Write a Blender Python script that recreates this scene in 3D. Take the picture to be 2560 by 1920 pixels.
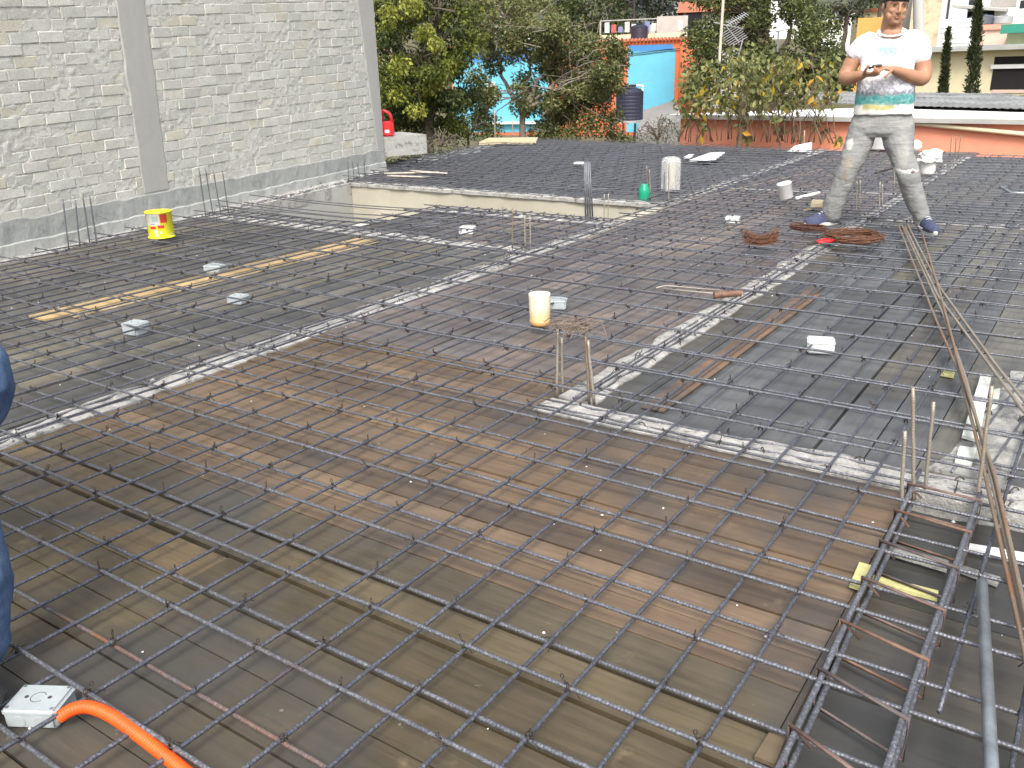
import bpy, bmesh, math, random
import numpy as np
from mathutils import Vector, Matrix, noise as mnoise
R_ = math.radians
random.seed(7); rng = np.random.default_rng(7)
for o in list(bpy.data.objects): bpy.data.objects.remove(o)
scene = bpy.context.scene
COL = scene.collection

# ------------------------------------------------------------------ camera
CAM_F = 2176.6; CAM_H = 1.26
fw = Vector((-0.53607625, 0.77331019, -0.33854631)).normalized()
rt = Vector((0.82693466, 0.5616762, -0.02643685)); rt = (rt - fw * rt.dot(fw)).normalized()
up = rt.cross(fw)
cam_data = bpy.data.cameras.new('camera'); cam = bpy.data.objects.new('camera', cam_data); COL.objects.link(cam)
M = Matrix((rt, up, -fw)).transposed().to_4x4(); M.translation = Vector((0, 0, CAM_H)); cam.matrix_world = M
cam_data.sensor_width = 36; cam_data.lens = CAM_F / 2560 * 36; cam_data.clip_start = 0.05; cam_data.clip_end = 3000
scene.camera = cam
# ------------------------------------------------------------------ light
SUN_EL, SUN_AZ = R_(50), R_(148)          # azimuth the light comes from, clockwise from +Y
w = bpy.data.worlds.new('World'); scene.world = w; w.use_nodes = True
nt = w.node_tree; nt.nodes.clear()
sky = nt.nodes.new('ShaderNodeTexSky'); sky.sky_type = 'NISHITA'; sky.sun_disc = False
sky.sun_elevation = SUN_EL; sky.sun_rotation = SUN_AZ; sky.air_density = 1.0; sky.dust_density = 4.0; sky.ozone_density = 1.0
hs = nt.nodes.new('ShaderNodeHueSaturation'); hs.inputs['Saturation'].default_value = 0.42
bg = nt.nodes.new('ShaderNodeBackground'); bg.inputs[1].default_value = 0.15
wo = nt.nodes.new('ShaderNodeOutputWorld')
nt.links.new(sky.outputs[0], hs.inputs['Color']); nt.links.new(hs.outputs[0], bg.inputs[0]); nt.links.new(bg.outputs[0], wo.inputs[0])
sd = bpy.data.lights.new('sun', 'SUN'); sd.energy = 1.75; sd.angle = R_(20); sd.color = (1.0, 0.95, 0.87)
sun = bpy.data.objects.new('sun', sd); COL.objects.link(sun)
sdir = Vector((math.sin(SUN_AZ) * math.cos(SUN_EL), math.cos(SUN_AZ) * math.cos(SUN_EL), math.sin(SUN_EL)))
sun.rotation_euler = sdir.to_track_quat('Z', 'Y').to_euler()
vs = scene.view_settings; vs.view_transform = 'Standard'; vs.look = 'None'; vs.gamma = 1.0; vs.exposure = 0.9
scene.render.engine = 'CYCLES'

# ------------------------------------------------------------------ helpers
def tag(o, label=None, cat=None, group=None, kind=None):
    if label: o['label'] = label
    if cat: o['category'] = cat
    if group: o['group'] = group
    if kind: o['kind'] = kind
    return o
def empty(name, loc=(0, 0, 0), rz=0.0):
    o = bpy.data.objects.new(name, None); COL.objects.link(o); o.location = loc; o.rotation_euler = (0, 0, rz); o.empty_display_size = 0.1
    return o
class MB:
    """collects geometry for one mesh"""
    def __init__(s): s.v = []; s.f = []; s.m = []; s.c = []; s.L = []
    def add(s, vs, fs, mi=0, col=(1, 1, 1), ln=None):
        b = len(s.v); s.v.extend([tuple(v) for v in vs]); s.f.extend([tuple(i + b for i in f) for f in fs]); s.m.extend([mi] * len(fs))
        s.c.extend([col] * len(vs)); s.L.extend(ln if ln is not None else [0.0] * len(vs))
    def box(s, lo, hi, mi=0, col=(1, 1, 1), rot=None, org=None):
        x0, y0, z0 = lo; x1, y1, z1 = hi
        vs = [Vector(p) for p in ((x0, y0, z0), (x1, y0, z0), (x1, y1, z0), (x0, y1, z0), (x0, y0, z1), (x1, y0, z1), (x1, y1, z1), (x0, y1, z1))]
        if rot is not None: vs = [rot @ v for v in vs]
        if org is not None: vs = [v + Vector(org) for v in vs]
        s.add(vs, [(0, 3, 2, 1), (4, 5, 6, 7), (0, 1, 5, 4), (1, 2, 6, 5), (2, 3, 7, 6), (3, 0, 4, 7)], mi, col)
    def quad(s, a, b, c, d, mi=0, col=(1, 1, 1)): s.add([a, b, c, d], [(0, 1, 2, 3)], mi, col)
    def tube(s, pts, r, n=6, mi=0, col=(1, 1, 1), cap=True, l0=0.0):
        pts = [Vector(p) for p in pts]; k = len(pts)
        rs = [r] * k if not hasattr(r, '__len__') else r
        vs = []; ln = []; L = l0; prevN = None
        for i, p in enumerate(pts):
            t = (pts[min(i + 1, k - 1)] - pts[max(i - 1, 0)])
            if t.length < 1e-9: t = Vector((0, 0, 1))
            t.normalize()
            if prevN is None:
                a = Vector((0, 0, 1)) if abs(t.z) < 0.9 else Vector((1, 0, 0)); nn = (a - t * a.dot(t)).normalized()
            else: nn = (prevN - t * prevN.dot(t)); nn = nn.normalized() if nn.length > 1e-6 else t.orthogonal().normalized()
            prevN = nn; bn = t.cross(nn)
            if i: L += (p - pts[i - 1]).length
            for j in range(n):
                a = 2 * math.pi * j / n; vs.append(p + (nn * math.cos(a) + bn * math.sin(a)) * rs[i]); ln.append(L)
        fs = []
        for i in range(k - 1):
            for j in range(n):
                a = i * n + j; b = i * n + (j + 1) % n; fs.append((a, b, b + n, a + n))
        if cap: fs.append(tuple(range(n))[::-1]); fs.append(tuple((k - 1) * n + j for j in range(n)))
        s.add(vs, fs, mi, col, ln)
    def loft(s, rings, mi=0, col=(1, 1, 1), cap=True):
        n = len(rings[0]); vs = [p for r in rings for p in r]; fs = []
        for i in range(len(rings) - 1):
            for j in range(n):
                a = i * n + j; b = i * n + (j + 1) % n; fs.append((a, b, b + n, a + n))
        if cap: fs.append(tuple(range(n))[::-1]); fs.append(tuple((len(rings) - 1) * n + j for j in range(n)))
        s.add(vs, fs, mi, col)
    def lathe(s, prof, c=(0, 0, 0), n=20, mi=0, col=(1, 1, 1), rot=None, cap=True):
        c = Vector(c); rings = []
        for r, z in prof:
            ring = [Vector((r * math.cos(2 * math.pi * j / n), r * math.sin(2 * math.pi * j / n), z)) for j in range(n)]
            if rot is not None: ring = [rot @ p for p in ring]
            rings.append([p + c for p in ring])
        s.loft(rings, mi, col, cap)
    def build(s, name, mats, parent=None, smooth=False, loc=None):
        me = bpy.data.meshes.new(name); v = np.array(s.v, dtype=float)
        off = np.array(loc if loc is not None else (0, 0, 0), float)
        if len(v): v = v - off
        me.from_pydata(v.tolist(), [], s.f)
        if not isinstance(mats, (list, tuple)): mats = [mats]
        for m in mats: me.materials.append(m)
        if len(mats) > 1: me.polygons.foreach_set('material_index', s.m)
        if smooth: me.polygons.foreach_set('use_smooth', [True] * len(s.f))
        if len(set(s.c)) > 1 or (s.c and s.c[0] != (1, 1, 1)):
            a = me.attributes.new('bc', 'FLOAT_COLOR', 'POINT'); a.data.foreach_set('color', np.array([(c[0], c[1], c[2], 1) for c in s.c], np.float32).ravel())
        if any(s.L):
            a = me.attributes.new('len', 'FLOAT', 'POINT'); a.data.foreach_set('value', np.array(s.L, np.float32))
        me.update()
        o = bpy.data.objects.new(name, me); COL.objects.link(o)
        if loc is not None: o.location = loc
        if parent is not None: o.parent = parent
        return o
def copy_tree(o, parent=None):
    c = o.copy(); COL.objects.link(c)
    if parent is not None: c.parent = parent
    for ch in list(o.children): copy_tree(ch, c)
    return c
def fbm(x, y, z=0.0, o=4):
    return mnoise.fractal(Vector((x, y, z)), 1.0, 2.0, o)
def ray(px, py): return fw + rt * ((px - 1280) / CAM_F) - up * ((py - 960) / CAM_F)
def G(px, py, z=0.0):
    d = ray(px, py); t = (z - CAM_H) / d.z; return Vector((0, 0, CAM_H)) + d * t
def at(px, py, dist):
    d = ray(px, py); t = dist / math.hypot(d.x, d.y); return Vector((0, 0, CAM_H)) + d * t

# ------------------------------------------------------------------ materials
class NT:
    def __init__(s, name):
        s.m = bpy.data.materials.new(name); s.m.use_nodes = True; s.t = s.m.node_tree; s.t.nodes.clear()
        s.out = s.n('ShaderNodeOutputMaterial'); s.p = s.n('ShaderNodeBsdfPrincipled'); s.l(s.p.outputs[0], s.out.inputs[0])
        s.co = s.n('ShaderNodeTexCoord')
    def n(s, t, **k):
        nd = s.t.nodes.new(t)
        for a, b in k.items(): setattr(nd, a, b)
        return nd
    def l(s, a, b): s.t.links.new(a, b)
    def map(s, scale=(1, 1, 1), coord='Object', rot=(0, 0, 0)):
        m = s.n('ShaderNodeMapping'); m.inputs['Scale'].default_value = scale; m.inputs['Rotation'].default_value = rot; s.l(s.co.outputs[coord], m.inputs[0]); return m.outputs[0]
    def noise(s, vec, scale, detail=6, rough=0.6, dist=0.0):
        n = s.n('ShaderNodeTexNoise'); n.inputs['Scale'].default_value = scale; n.inputs['Detail'].default_value = detail; n.inputs['Roughness'].default_value = rough; n.inputs['Distortion'].default_value = dist
        s.l(vec, n.inputs['Vector']); return n.outputs[0]
    def ramp(s, fac, stops):
        r = s.n('ShaderNodeValToRGB'); e = r.color_ramp.elements
        while len(e) < len(stops): e.new(0.5)
        for i, (p, c) in enumerate(stops):
            e[i].position = p; e[i].color = (c, c, c, 1) if not hasattr(c, '__len__') else (*c, 1)
        s.l(fac, r.inputs[0]); return r.outputs[0]
    def mix(s, fac, a, b, mode='MIX'):
        m = s.n('ShaderNodeMix', data_type='RGBA', blend_type=mode)
        for sock, x in ((m.inputs['Factor'], fac), (m.inputs['A'], a), (m.inputs['B'], b)):
            pass
        def put(sock, x):
            if hasattr(x, 'is_output') or isinstance(x, bpy.types.NodeSocket): s.l(x, sock)
            elif hasattr(x, '__len__'): sock.default_value = (*x, 1)
            else: sock.default_value = x
        put(m.inputs[0], fac); put(m.inputs[6], a); put(m.inputs[7], b); return m.outputs[2]
    def math(s, op, a, b=None):
        m = s.n('ShaderNodeMath', operation=op)
        for i, x in enumerate((a, b)):
            if x is None: continue
            if isinstance(x, bpy.types.NodeSocket): s.l(x, m.inputs[i])
            else: m.inputs[i].default_value = x
        return m.outputs[0]
    def attr(s, name, out='Color'):
        a = s.n('ShaderNodeAttribute', attribute_name=name); return a.outputs[out]
    def bump(s, h, strength=0.4, dist=0.01):
        b = s.n('ShaderNodeBump'); b.inputs['Strength'].default_value = strength; b.inputs['Distance'].default_value = dist; s.l(h, b.inputs['Height']); s.l(b.outputs[0], s.p.inputs['Normal'])
    def fin(s, col, rough=0.6, metal=0.0, spec=0.5):
        if isinstance(col, bpy.types.NodeSocket): s.l(col, s.p.inputs['Base Color'])
        else: s.p.inputs['Base Color'].default_value = (*col, 1)
        if isinstance(rough, bpy.types.NodeSocket): s.l(rough, s.p.inputs['Roughness'])
        else: s.p.inputs['Roughness'].default_value = rough
        s.p.inputs['Metallic'].default_value = metal; s.p.inputs['Specular IOR Level'].default_value = spec
        return s.m
def simple(name, c, rough=0.6, var=0.2, scale=8.0, bump=0.0, metal=0.0, spec=0.5, useattr=False):
    t = NT(name); v = t.map()
    nz = t.noise(v, scale, 5, 0.65)
    k = t.ramp(nz, [(0.3, 1 - var), (0.7, 1 + var)])
    col = t.mix(1.0, c, k, 'MULTIPLY')
    if useattr: col = t.mix(1.0, col, t.attr('bc'), 'MULTIPLY')
    if bump: t.bump(t.noise(v, scale * 3, 5), bump, 0.02)
    return t.fin(col, rough, metal, spec)

def mat_steel(name, base, light, rust, rust_amt, rib=True):
    t = NT(name); v = t.map()
    n1 = t.noise(v, 9.0, 5, 0.6); n2 = t.noise(v, 160.0, 3, 0.6); n3 = t.noise(v, 1.7, 4, 0.7)
    col = t.mix(t.ramp(n2, [(0.48, 0.0), (0.68, 0.8)]), base, light)
    col = t.mix(t.ramp(n1, [(0.35, 0.0), (0.7, 0.55)]), col, tuple(b * 0.55 for b in base))
    col = t.mix(t.ramp(n3, [(1 - rust_amt - 0.06, 0.0), (1 - rust_amt + 0.1, 0.85)]), col, rust)
    if rib:
        L = t.attr('len', 'Fac'); s_ = t.math('SINE', t.math('MULTIPLY', L, 2 * math.pi / 0.0085)); t.bump(s_, 0.28, 0.0008)
    return t.fin(col, 0.42, 0.35, 0.5)
M_bar = mat_steel('rebar_steel', (0.125, 0.130, 0.150), (0.36, 0.37, 0.40), (0.16, 0.085, 0.055), 0.30)
M_barB = mat_steel('rebar_steel_dark', (0.085, 0.090, 0.112), (0.26, 0.27, 0.31), (0.15, 0.08, 0.05), 0.30)
M_barhalf = mat_steel('half_rusted_rebar', (0.13, 0.13, 0.145), (0.34, 0.34, 0.36), (0.27, 0.125, 0.06), 0.44)
M_barpale = mat_steel('weathered_rebar', (0.34, 0.29, 0.23), (0.48, 0.43, 0.36), (0.30, 0.15, 0.06), 0.40)
M_barcement = mat_steel('cement_coated_rebar', (0.36, 0.32, 0.26), (0.5, 0.47, 0.4), (0.22, 0.10, 0.05), 0.38)
M_barrust = mat_steel('rusty_rebar', (0.27, 0.205, 0.145), (0.40, 0.34, 0.26), (0.30, 0.13, 0.05), 0.44)
M_wire = simple('annealed_wire', (0.050, 0.040, 0.036), 0.6, 0.4, 30, metal=0.2)
M_rustwire = simple('rusty_wire', (0.165, 0.075, 0.042), 0.75, 0.5, 60, metal=0.1)
M_pipe = simple('galvanised_steel', (0.30, 0.33, 0.35), 0.42, 0.35, 14, metal=0.6)

def mat_board(name, stretch):
    t = NT(name); bc = t.attr('bc')
    v = t.map(stretch); vo = t.map()
    grain = t.noise(v, 1.0, 8, 0.7, 0.4)
    blot = t.noise(vo, 2.1, 5, 0.62, 0.5); blot2 = t.noise(vo, 7.0, 5, 0.7)
    col = t.mix(1.0, bc, t.ramp(grain, [(0.25, 0.62), (0.5, 0.98), (0.78, 1.32)]), 'MULTIPLY')
    col = t.mix(1.0, col, t.ramp(blot, [(0.3, 0.66), (0.5, 1.05), (0.7, 1.35)]), 'MULTIPLY')
    col = t.mix(t.ramp(blot2, [(0.62, 0.0), (0.8, 0.42)]), col, (0.35, 0.26, 0.16))
    pat = t.noise(vo, 1.15, 4, 0.55, 0.8)
    col = t.mix(t.ramp(pat, [(0.50, 0.0), (0.64, 0.7)]), col, (0.055, 0.056, 0.056))
    wh = t.noise(vo, 13.0, 4, 0.7, 0.3)
    col = t.mix(t.ramp(wh, [(0.69, 0.0), (0.78, 0.6)]), col, (0.5, 0.49, 0.45))
    t.bump(grain, 0.25, 0.003)
    rg = t.ramp(blot, [(0.3, 0.34), (0.7, 0.58)])
    return t.fin(col, rg, 0.0, 0.5)
M_boardA = mat_board('formwork_board_across', (3.0, 55.0, 10.0))
M_boardB = mat_board('formwork_board_along', (55.0, 3.0, 10.0))

def mat_concrete(name, a, b, dark, scale=6.0, bump=0.5, spots=True):
    t = NT(name); v = t.map()
    n1 = t.noise(v, scale, 7, 0.65); n2 = t.noise(v, scale * 7, 4, 0.7); n3 = t.noise(v, scale * 1.7, 6, 0.72, 0.6)
    col = t.mix(t.ramp(n1, [(0.35, 0.0), (0.62, 1.0)]), a, b)
    col = t.mix(t.ramp(n2, [(0.4, 0.25), (0.65, 0.0)]), col, dark)
    if spots: col = t.mix(t.ramp(n3, [(0.54, 0.0), (0.64, 0.8)]), col, dark)
    t.bump(n2, bump, 0.01)
    return t.fin(col, 0.85, 0.0, 0.3)
M_beam = mat_concrete('beam_concrete', (0.32, 0.312, 0.30), (0.52, 0.51, 0.48), (0.12, 0.115, 0.11), 8.0, 0.9)
M_beamdark = mat_concrete('wet_beam_concrete', (0.22, 0.225, 0.22), (0.42, 0.42, 0.39), (0.11, 0.11, 0.105), 8.0, 0.7)
M_column = mat_concrete('smooth_column_concrete', (0.41, 0.41, 0.385), (0.45, 0.45, 0.42), (0.35, 0.35, 0.335), 2.2, 0.12, False)
M_band = mat_concrete('rough_base_concrete', (0.34, 0.355, 0.34), (0.43, 0.44, 0.42), (0.25, 0.26, 0.25), 3.0, 0.5)
M_bandlow = mat_concrete('pale_base_concrete', (0.42, 0.43, 0.41), (0.50, 0.51, 0.485), (0.30, 0.31, 0.29), 3.0, 0.5)
M_plaster = mat_concrete('smooth_plaster', (0.44, 0.41, 0.33), (0.49, 0.46, 0.38), (0.36, 0.34, 0.29), 1.6, 0.1, False)
M_ledge = mat_concrete('ledge_concrete', (0.36, 0.36, 0.34), (0.46, 0.45, 0.42), (0.14, 0.14, 0.13), 5.0, 0.6)

def mat_brick():
    t = NT('cement_brick'); v = t.map(); bc = t.attr('bc')
    n1 = t.noise(v, 5.0, 6, 0.7); n2 = t.noise(v, 70.0, 4, 0.7)
    col = t.mix(1.0, bc, t.ramp(n1, [(0.3, (0.93, 0.925, 0.90)), (0.7, (1.14, 1.14, 1.11))]), 'MULTIPLY')
    col = t.mix(t.ramp(n2, [(0.35, 0.35), (0.55, 0.0)]), col, (0.28, 0.28, 0.26))
    t.bump(n2, 0.55, 0.006)
    return t.fin(col, 0.92, 0.0, 0.2)
M_brick = mat_brick()
M_mortar = mat_concrete('brick_mortar', (0.55, 0.55, 0.505), (0.63, 0.63, 0.58), (0.36, 0.36, 0.33), 9.0, 0.8, False)
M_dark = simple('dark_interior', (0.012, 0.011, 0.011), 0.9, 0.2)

# ------------------------------------------------------------------ layout (metres; x along one set of bars, y along the other)
def wall_x(y): return -6.89 - 0.2636 * (y - 3.19)      # face of the old brick wall
def s1_x(y): return -3.24 - 0.042 * (y - 2.0)          # right edge of the left beam
WALL_END = 9.30

# ---- terrain: gently rising ground with hill behind
def ground_z(x, y):
    d = math.hypot(x, y); base = -3.1
    if d > 20: base += 0.052 * (d - 20)
    if d > 60: base += 0.045 * (d - 60)
    return base
def make_ground():
    mb = MB(); rr = [0, 4, 8, 14, 20, 26, 34, 44, 56, 70, 90, 120, 160, 220, 300, 420]; n = 96; rings = []
    for r in rr:
        rings.append([Vector((r * math.cos(2 * math.pi * j / n), r * math.sin(2 * math.pi * j / n) , 0)) for j in range(n)])
    for rg in rings:
        for p in rg: p.z = ground_z(p.x, p.y) + (0.25 * fbm(p.x * 0.1, p.y * 0.1) if p.length > 16 else 0)
    mb.loft(rings, cap=False)
    t = NT('dry_earth'); v = t.map(); n1 = t.noise(v, 0.6, 8, 0.7)
    col = t.mix(t.ramp(n1, [(0.35, 0.0), (0.65, 1.0)]), (0.16, 0.13, 0.09), (0.09, 0.10, 0.045)); t.bump(t.noise(v, 4.0), 0.6, 0.1)
    o = mb.build('ground', t.fin(col, 0.95, 0, 0.2)); tag(o, kind='structure')
make_ground()

# ---- formwork deck : bays of boards
def bay(name, label, x0, x1, y0, y1, along, widths, cols, seed, clip=None, gap=0.004, zoff=0.0):
    r = random.Random(seed); mb = MB()
    pos = (y0 if along == 'x' else x0); end = (y1 if along == 'x' else x1)
    while pos < end - 0.02:
        wd = r.uniform(*widths); nx = min(pos + wd, end)
        if end - nx < 0.05: nx = end
        g = gap if r.random() > 0.18 else gap * 2.6
        # boards are butted at a random length
        segs = []; s0, s1 = (x0, x1) if along == 'x' else (y0, y1); q = s0
        first = r.uniform(0.4, 2.4)
        while q < s1 - 0.01:
            e = min(q + first, s1); first = 2.44
            if s1 - e < 0.25: e = s1
            segs.append((q, e)); q = e
        for q, e in segs:
            c = r.choice(cols); k = r.uniform(0.82, 1.16); c = tuple(ch * k for ch in c); dz = r.uniform(-0.006, 0.0) + zoff
            if along == 'x': lo = (q + 0.002, pos + g / 2, -0.025 + dz); hi = (e - 0.002, nx - g / 2, dz)
            else: lo = (pos + g / 2, q + 0.002, -0.025 + dz); hi = (nx - g / 2, e - 0.002, dz)
            if clip:
                if along == 'x':
                    pass
                else:
                    ly, hy = clip((lo[0] + hi[0]) / 2, lo[1], hi[1])
                    if hy - ly < 0.03: continue
                    lo = (lo[0], ly, lo[2]); hi = (hi[0], hy, hi[2])
            mb.box(lo, hi, 0, c)
        pos = nx
    o = mb.build(name, M_boardA if along == 'x' else M_boardB); tag(o, label, 'formwork', 'bays of formwork boards'); return o
OL = [(0.116, 0.084, 0.046), (0.097, 0.076, 0.044), (0.084, 0.068, 0.044), (0.076, 0.064, 0.045)]
PU_=0
BR = [(0.156, 0.107, 0.065), (0.14, 0.098, 0.062), (0.118, 0.085, 0.057)]
GY = [(0.107, 0.104, 0.096), (0.094, 0.094, 0.088), (0.124, 0.114, 0.099), (0.143, 0.127, 0.098)]
PU = [(0.15, 0.123, 0.111), (0.131, 0.111, 0.103), (0.171, 0.134, 0.111), (0.121, 0.109, 0.102)]
BL = [(0.106, 0.11, 0.113), (0.098, 0.101, 0.101), (0.126, 0.12, 0.101), (0.091, 0.095, 0.099)]
def wallclip(x, y0, y1):
    # keep only y where the board lies right of the wall face
    ymin = 3.19 + (-6.89 + 0.10 - x) / 0.2636
    return max(y0, ymin) if x < -6.0 else y0, y1
FW = 'formwork_deck'
# near bay: wide sheets laid across
def near_bay():
    mb = MB(); r = random.Random(3)
    ys = [-2.2, -1.6, -1.05, -0.5, 0.08, 0.24, 0.42, 0.56, 0.70, 0.85, 0.995, 1.14, 1.295, 1.43, 1.58, 1.71, 1.835, 1.98, 2.12, 2.25, 2.38, 2.52, 2.672, 2.80, 2.92, 3.06]
    for a, b in zip(ys, ys[1:]):
        xs = [-3.3, r.uniform(-2.9, -1.2), -0.375] if r.random() < 0.75 else [-3.3, -0.375]
        if a > 2.6: xs[-1] = -1.62
        for q, e in zip(xs, xs[1:]):
            base = r.choice(OL[:3] if 0.9 < a else OL[1:]) if a < 1.55 else r.choice(BR)
            k = r.uniform(0.72, 1.2); g = 0.018 if abs(a - 1.295) < 0.01 else (0.012 if abs(a - 0.42) < 0.01 else r.choice((.004, .004, .007))); dz = r.uniform(-0.005, 0)
            mb.box((q + 0.0015, a + g, -0.025 + dz), (e - 0.0015, b, dz), 0, tuple(c * k for c in base))
    mb.box((-0.3745, -2.2, -0.075), (-0.362, 2.62, -0.004), 0, (0.085, 0.066, 0.045))
    o = mb.build(FW, M_boardA); tag(o, 'near bay of wide brown plywood sheets laid crosswise under the bars', 'formwork', 'bays of formwork boards')
near_bay()
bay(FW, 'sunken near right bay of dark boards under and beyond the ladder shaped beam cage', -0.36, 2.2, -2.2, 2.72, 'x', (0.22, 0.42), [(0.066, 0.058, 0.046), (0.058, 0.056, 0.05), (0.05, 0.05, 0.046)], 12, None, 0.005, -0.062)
bay(FW, 'long purple brown bay between the two pale concrete beams', -3.45, -1.7, 3.064, 14.2, 'y', (0.17, 0.26), PU, 5)
bay(FW, 'left bay of narrow boards between brick wall and first beam', -8.2, -3.42, -2.0, 5.42, 'y', (0.15, 0.22), GY, 6, wallclip)
bay(FW, 'small bay in front of the stairwell opening', -5.5, -3.5, 5.424, 6.66, 'y', (0.17, 0.25), PU[:3] + GY[:1], 8)
bay(FW, 'right bay of blue grey boards right of the second beam', -1.63, 2.2, 2.722, 7.9, 'y', (0.15, 0.23), BL + [(0.096, 0.088, 0.072), (0.105, 0.098, 0.075)], 9, None, 0.004)
bay(FW, 'far right bay of blue grey boards behind the standing man', -1.696, 2.2, 7.904, 13.6, 'y', (0.2, 0.3), BL, 10)
def farclip(x, y0, y1):
    ymin = 7.93 if x > -8.0 else 9.3 + (-8.42 - x) / 0.2
    ymax = 14.7 + (x + 9.76) * (-0.135)
    return max(y0, ymin), min(y1, ymax)
bay(FW, 'far left bay of grey boards behind the stairwell opening', -9.7, -3.454, 7.93, 14.8, 'y', (0.2, 0.3), [(0.075, 0.075, 0.08), (0.068, 0.068, 0.074), (0.09, 0.085, 0.085)], 11, farclip)
# new yellow board
mb = MB(); mb.box((-5.04, 2.42, 0.001), (-4.86, 5.12, 0.012), 0, (0.50, 0.36, 0.18)); mb.box((-4.84, 2.55, 0.001), (-4.785, 5.12, 0.010), 0, (0.52, 0.42, 0.27))
o = mb.build('plank', M_boardB); tag(o, 'clean yellow new plank among the dark boards of the left bay', 'plank')

# ---- concrete beams
def beam(label, pts, width, mat, seed, depth=0.22, zt=0.008, nv=7, step=0.05, rough=0.010):
    """strip of rough concrete following pts (right edge), width to the left"""
    mb = MB(); pts = [Vector((*p, 0)) for p in pts]; rings = []
    out = []
    for a, b in zip(pts, pts[1:]):
        n = max(2, int((b - a).length / step))
        for i in range(n + (b is pts[-1])): out.append((a.lerp(b, i / n), (b - a).normalized()))
    for p, d in out:
        s = Vector((-d.y, d.x, 0)); e0 = 0.02 * fbm(p.x * 4 + seed, p.y * 4, 1.0); e1 = 0.03 * fbm(p.x * 4, p.y * 4 + seed, 5.0)
        ring = [p + s * (e0) + Vector((0, 0, -depth))]
        for j in range(nv):
            q = p + s * (e0 + (width + e1 - e0) * j / (nv - 1)); h = zt + rough * (fbm(q.x * 9 + seed, q.y * 9, 0, 5)) + 0.004 * random.random()
            if j in (0, nv - 1): h = zt * 0.6
            ring.append(Vector((q.x, q.y, h)))
        ring.append(p + s * (width + e1) + Vector((0, 0, -depth))); rings.append(ring)
    mb.loft(rings, cap=True)
    root = mb.build('concrete_beam', mat); tag(root, label, 'beam', 'concrete beams between the board bays')
    return root, out
B1, B1p = beam('pale concrete beam running from left edge to the stairwell corner', [(s1_x(-2), -2), (s1_x(6.7), 6.7)], 0.165, M_beam, 1)
B2, B2p = beam('pale concrete beam running from the cemented starter bars to the wire coil', [(-1.575, 2.84), (-1.63, 7.72)], 0.155, M_beam, 2)
B3, B3p = beam('rough crosswise concrete beam in front of the cemented starter bars', [(-1.75, 2.66), (-0.05, 2.70)], 0.15, M_beam, 3)
B4, B4p = beam('wide blotchy grey concrete beam beside the leaning rusty rods', [(-0.14, 2.855), (-0.03, 4.05)], 0.20, M_beamdark, 4)
B5, B5p = beam('crosswise strip of broken concrete between wall and left beam', [(-7.35, 5.36), (-3.60, 5.20)], 0.20, M_beam, 5, rough=0.02)
B6, B6p = beam('concrete beam with white lip along the far side of the stairwell', [(-7.9, 7.93), (-3.5, 7.80)], 0.16, M_beam, 6, depth=0.03)
B7, B7p = beam('concrete beam continuing behind the green bottle towards the far edge', [(-3.50, 7.97), (-3.72, 13.9)], 0.16, M_beam, 7)
B8, B8p = beam('concrete beam passing under the standing man towards the far edge', [(-1.66, 7.93), (-1.70, 13.5)], 0.13, M_beam, 8)
B9, B9p = beam('crosswise concrete beam under the feet of the standing man', [(-1.55, 7.76), (2.2, 7.62)], 0.13, M_beam, 9)
B10, B10p = beam('crosswise concrete beam behind the white jug', [(-3.45, 9.18), (-1.72, 9.32)], 0.15, M_beam, 10)
B11, B11p = beam('near lip of the stairwell opening in rough concrete', [(-5.5, 6.60), (-3.62, 6.60)], 0.10, M_beam, 11, depth=0.15)
B12, B12p = beam('stairwell kerb of pale rubble below the brick wall', [(-7.30, 5.58), (-7.84, 7.92)], 0.14, M_beam, 12, depth=0.12)
B13, B13p = beam('left edge strip of crumbling concrete along the trees', [(-8.80, 9.40), (-9.62, 14.55)], 0.16, M_beam, 13)
B14, B14p = beam('crosswise grey concrete beam at right edge under the thin steel pipe', [(0.0, 2.70), (2.2, 2.70)], 0.15, M_beamdark, 14)
B15, B15p = beam('short crosswise concrete beam behind the leaning rusty rods', [(0.02, 4.05), (2.2, 4.0)], 0.14, M_beamdark, 15)
# pale mortar smear / wooden lath patches on deck

mb = MB(); mb.box((-1.40, 2.9, 0.001), (-1.33, 5.2, 0.006), 0, (0.15, 0.095, 0.062)); mb.box((-1.325, 2.9, 0.001), (-1.30, 5.0, 0.008), 0, (0.18, 0.115, 0.07))
o = mb.build('plank', M_boardB); tag(o, 'narrow orange brown plank among the blue grey boards of the right bay', 'plank')

# ------------------------------------------------------------------ rebar grid (one tied mat of bars)
mat_root = empty('rebar_grid'); tag(mat_root, 'large tied grid of steel reinforcing bars lying over the whole board deck', 'rebar grid')
RB = 0.0051
YA = [-1.9, -1.75, -1.6, -1.45, -1.3, -1.15, -1.0, -0.85, -0.7, -0.55, -0.42, -0.27, -0.13, 0.02, 0.165, 0.305, 0.45, 0.60, 0.745, 0.89, 1.051, 1.166, 1.32, 1.457, 1.626, 1.772]
while YA[-1] < 13.3: YA.append(YA[-1] + 0.1605 + rng.normal(0, 0.004))
XB = [1.95, 1.8, 1.65, 1.5, 1.35, 1.2, 1.05, 0.9, 0.75, 0.60, 0.45, 0.30, 0.15, 0.02, -0.12, -0.49, -0.63, -0.79, -0.917, -1.067, -1.21, -1.36, -1.483, -1.666, -1.80, -1.95]
while XB[-1] > -9.4: XB.append(XB[-1] - 0.153 + rng.normal(0, 0.005))
ZB = 0.042
YA = [y * 0.968 for y in YA]; XB = [x * 0.968 for x in XB]
def zA(i):
    if i % 2: return 0.0303
    t = min(1, max(0, (YA[i] - 2.2) / 0.9)); return 0.0537 + 0.022 * t * t * (3 - 2 * t)
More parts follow.
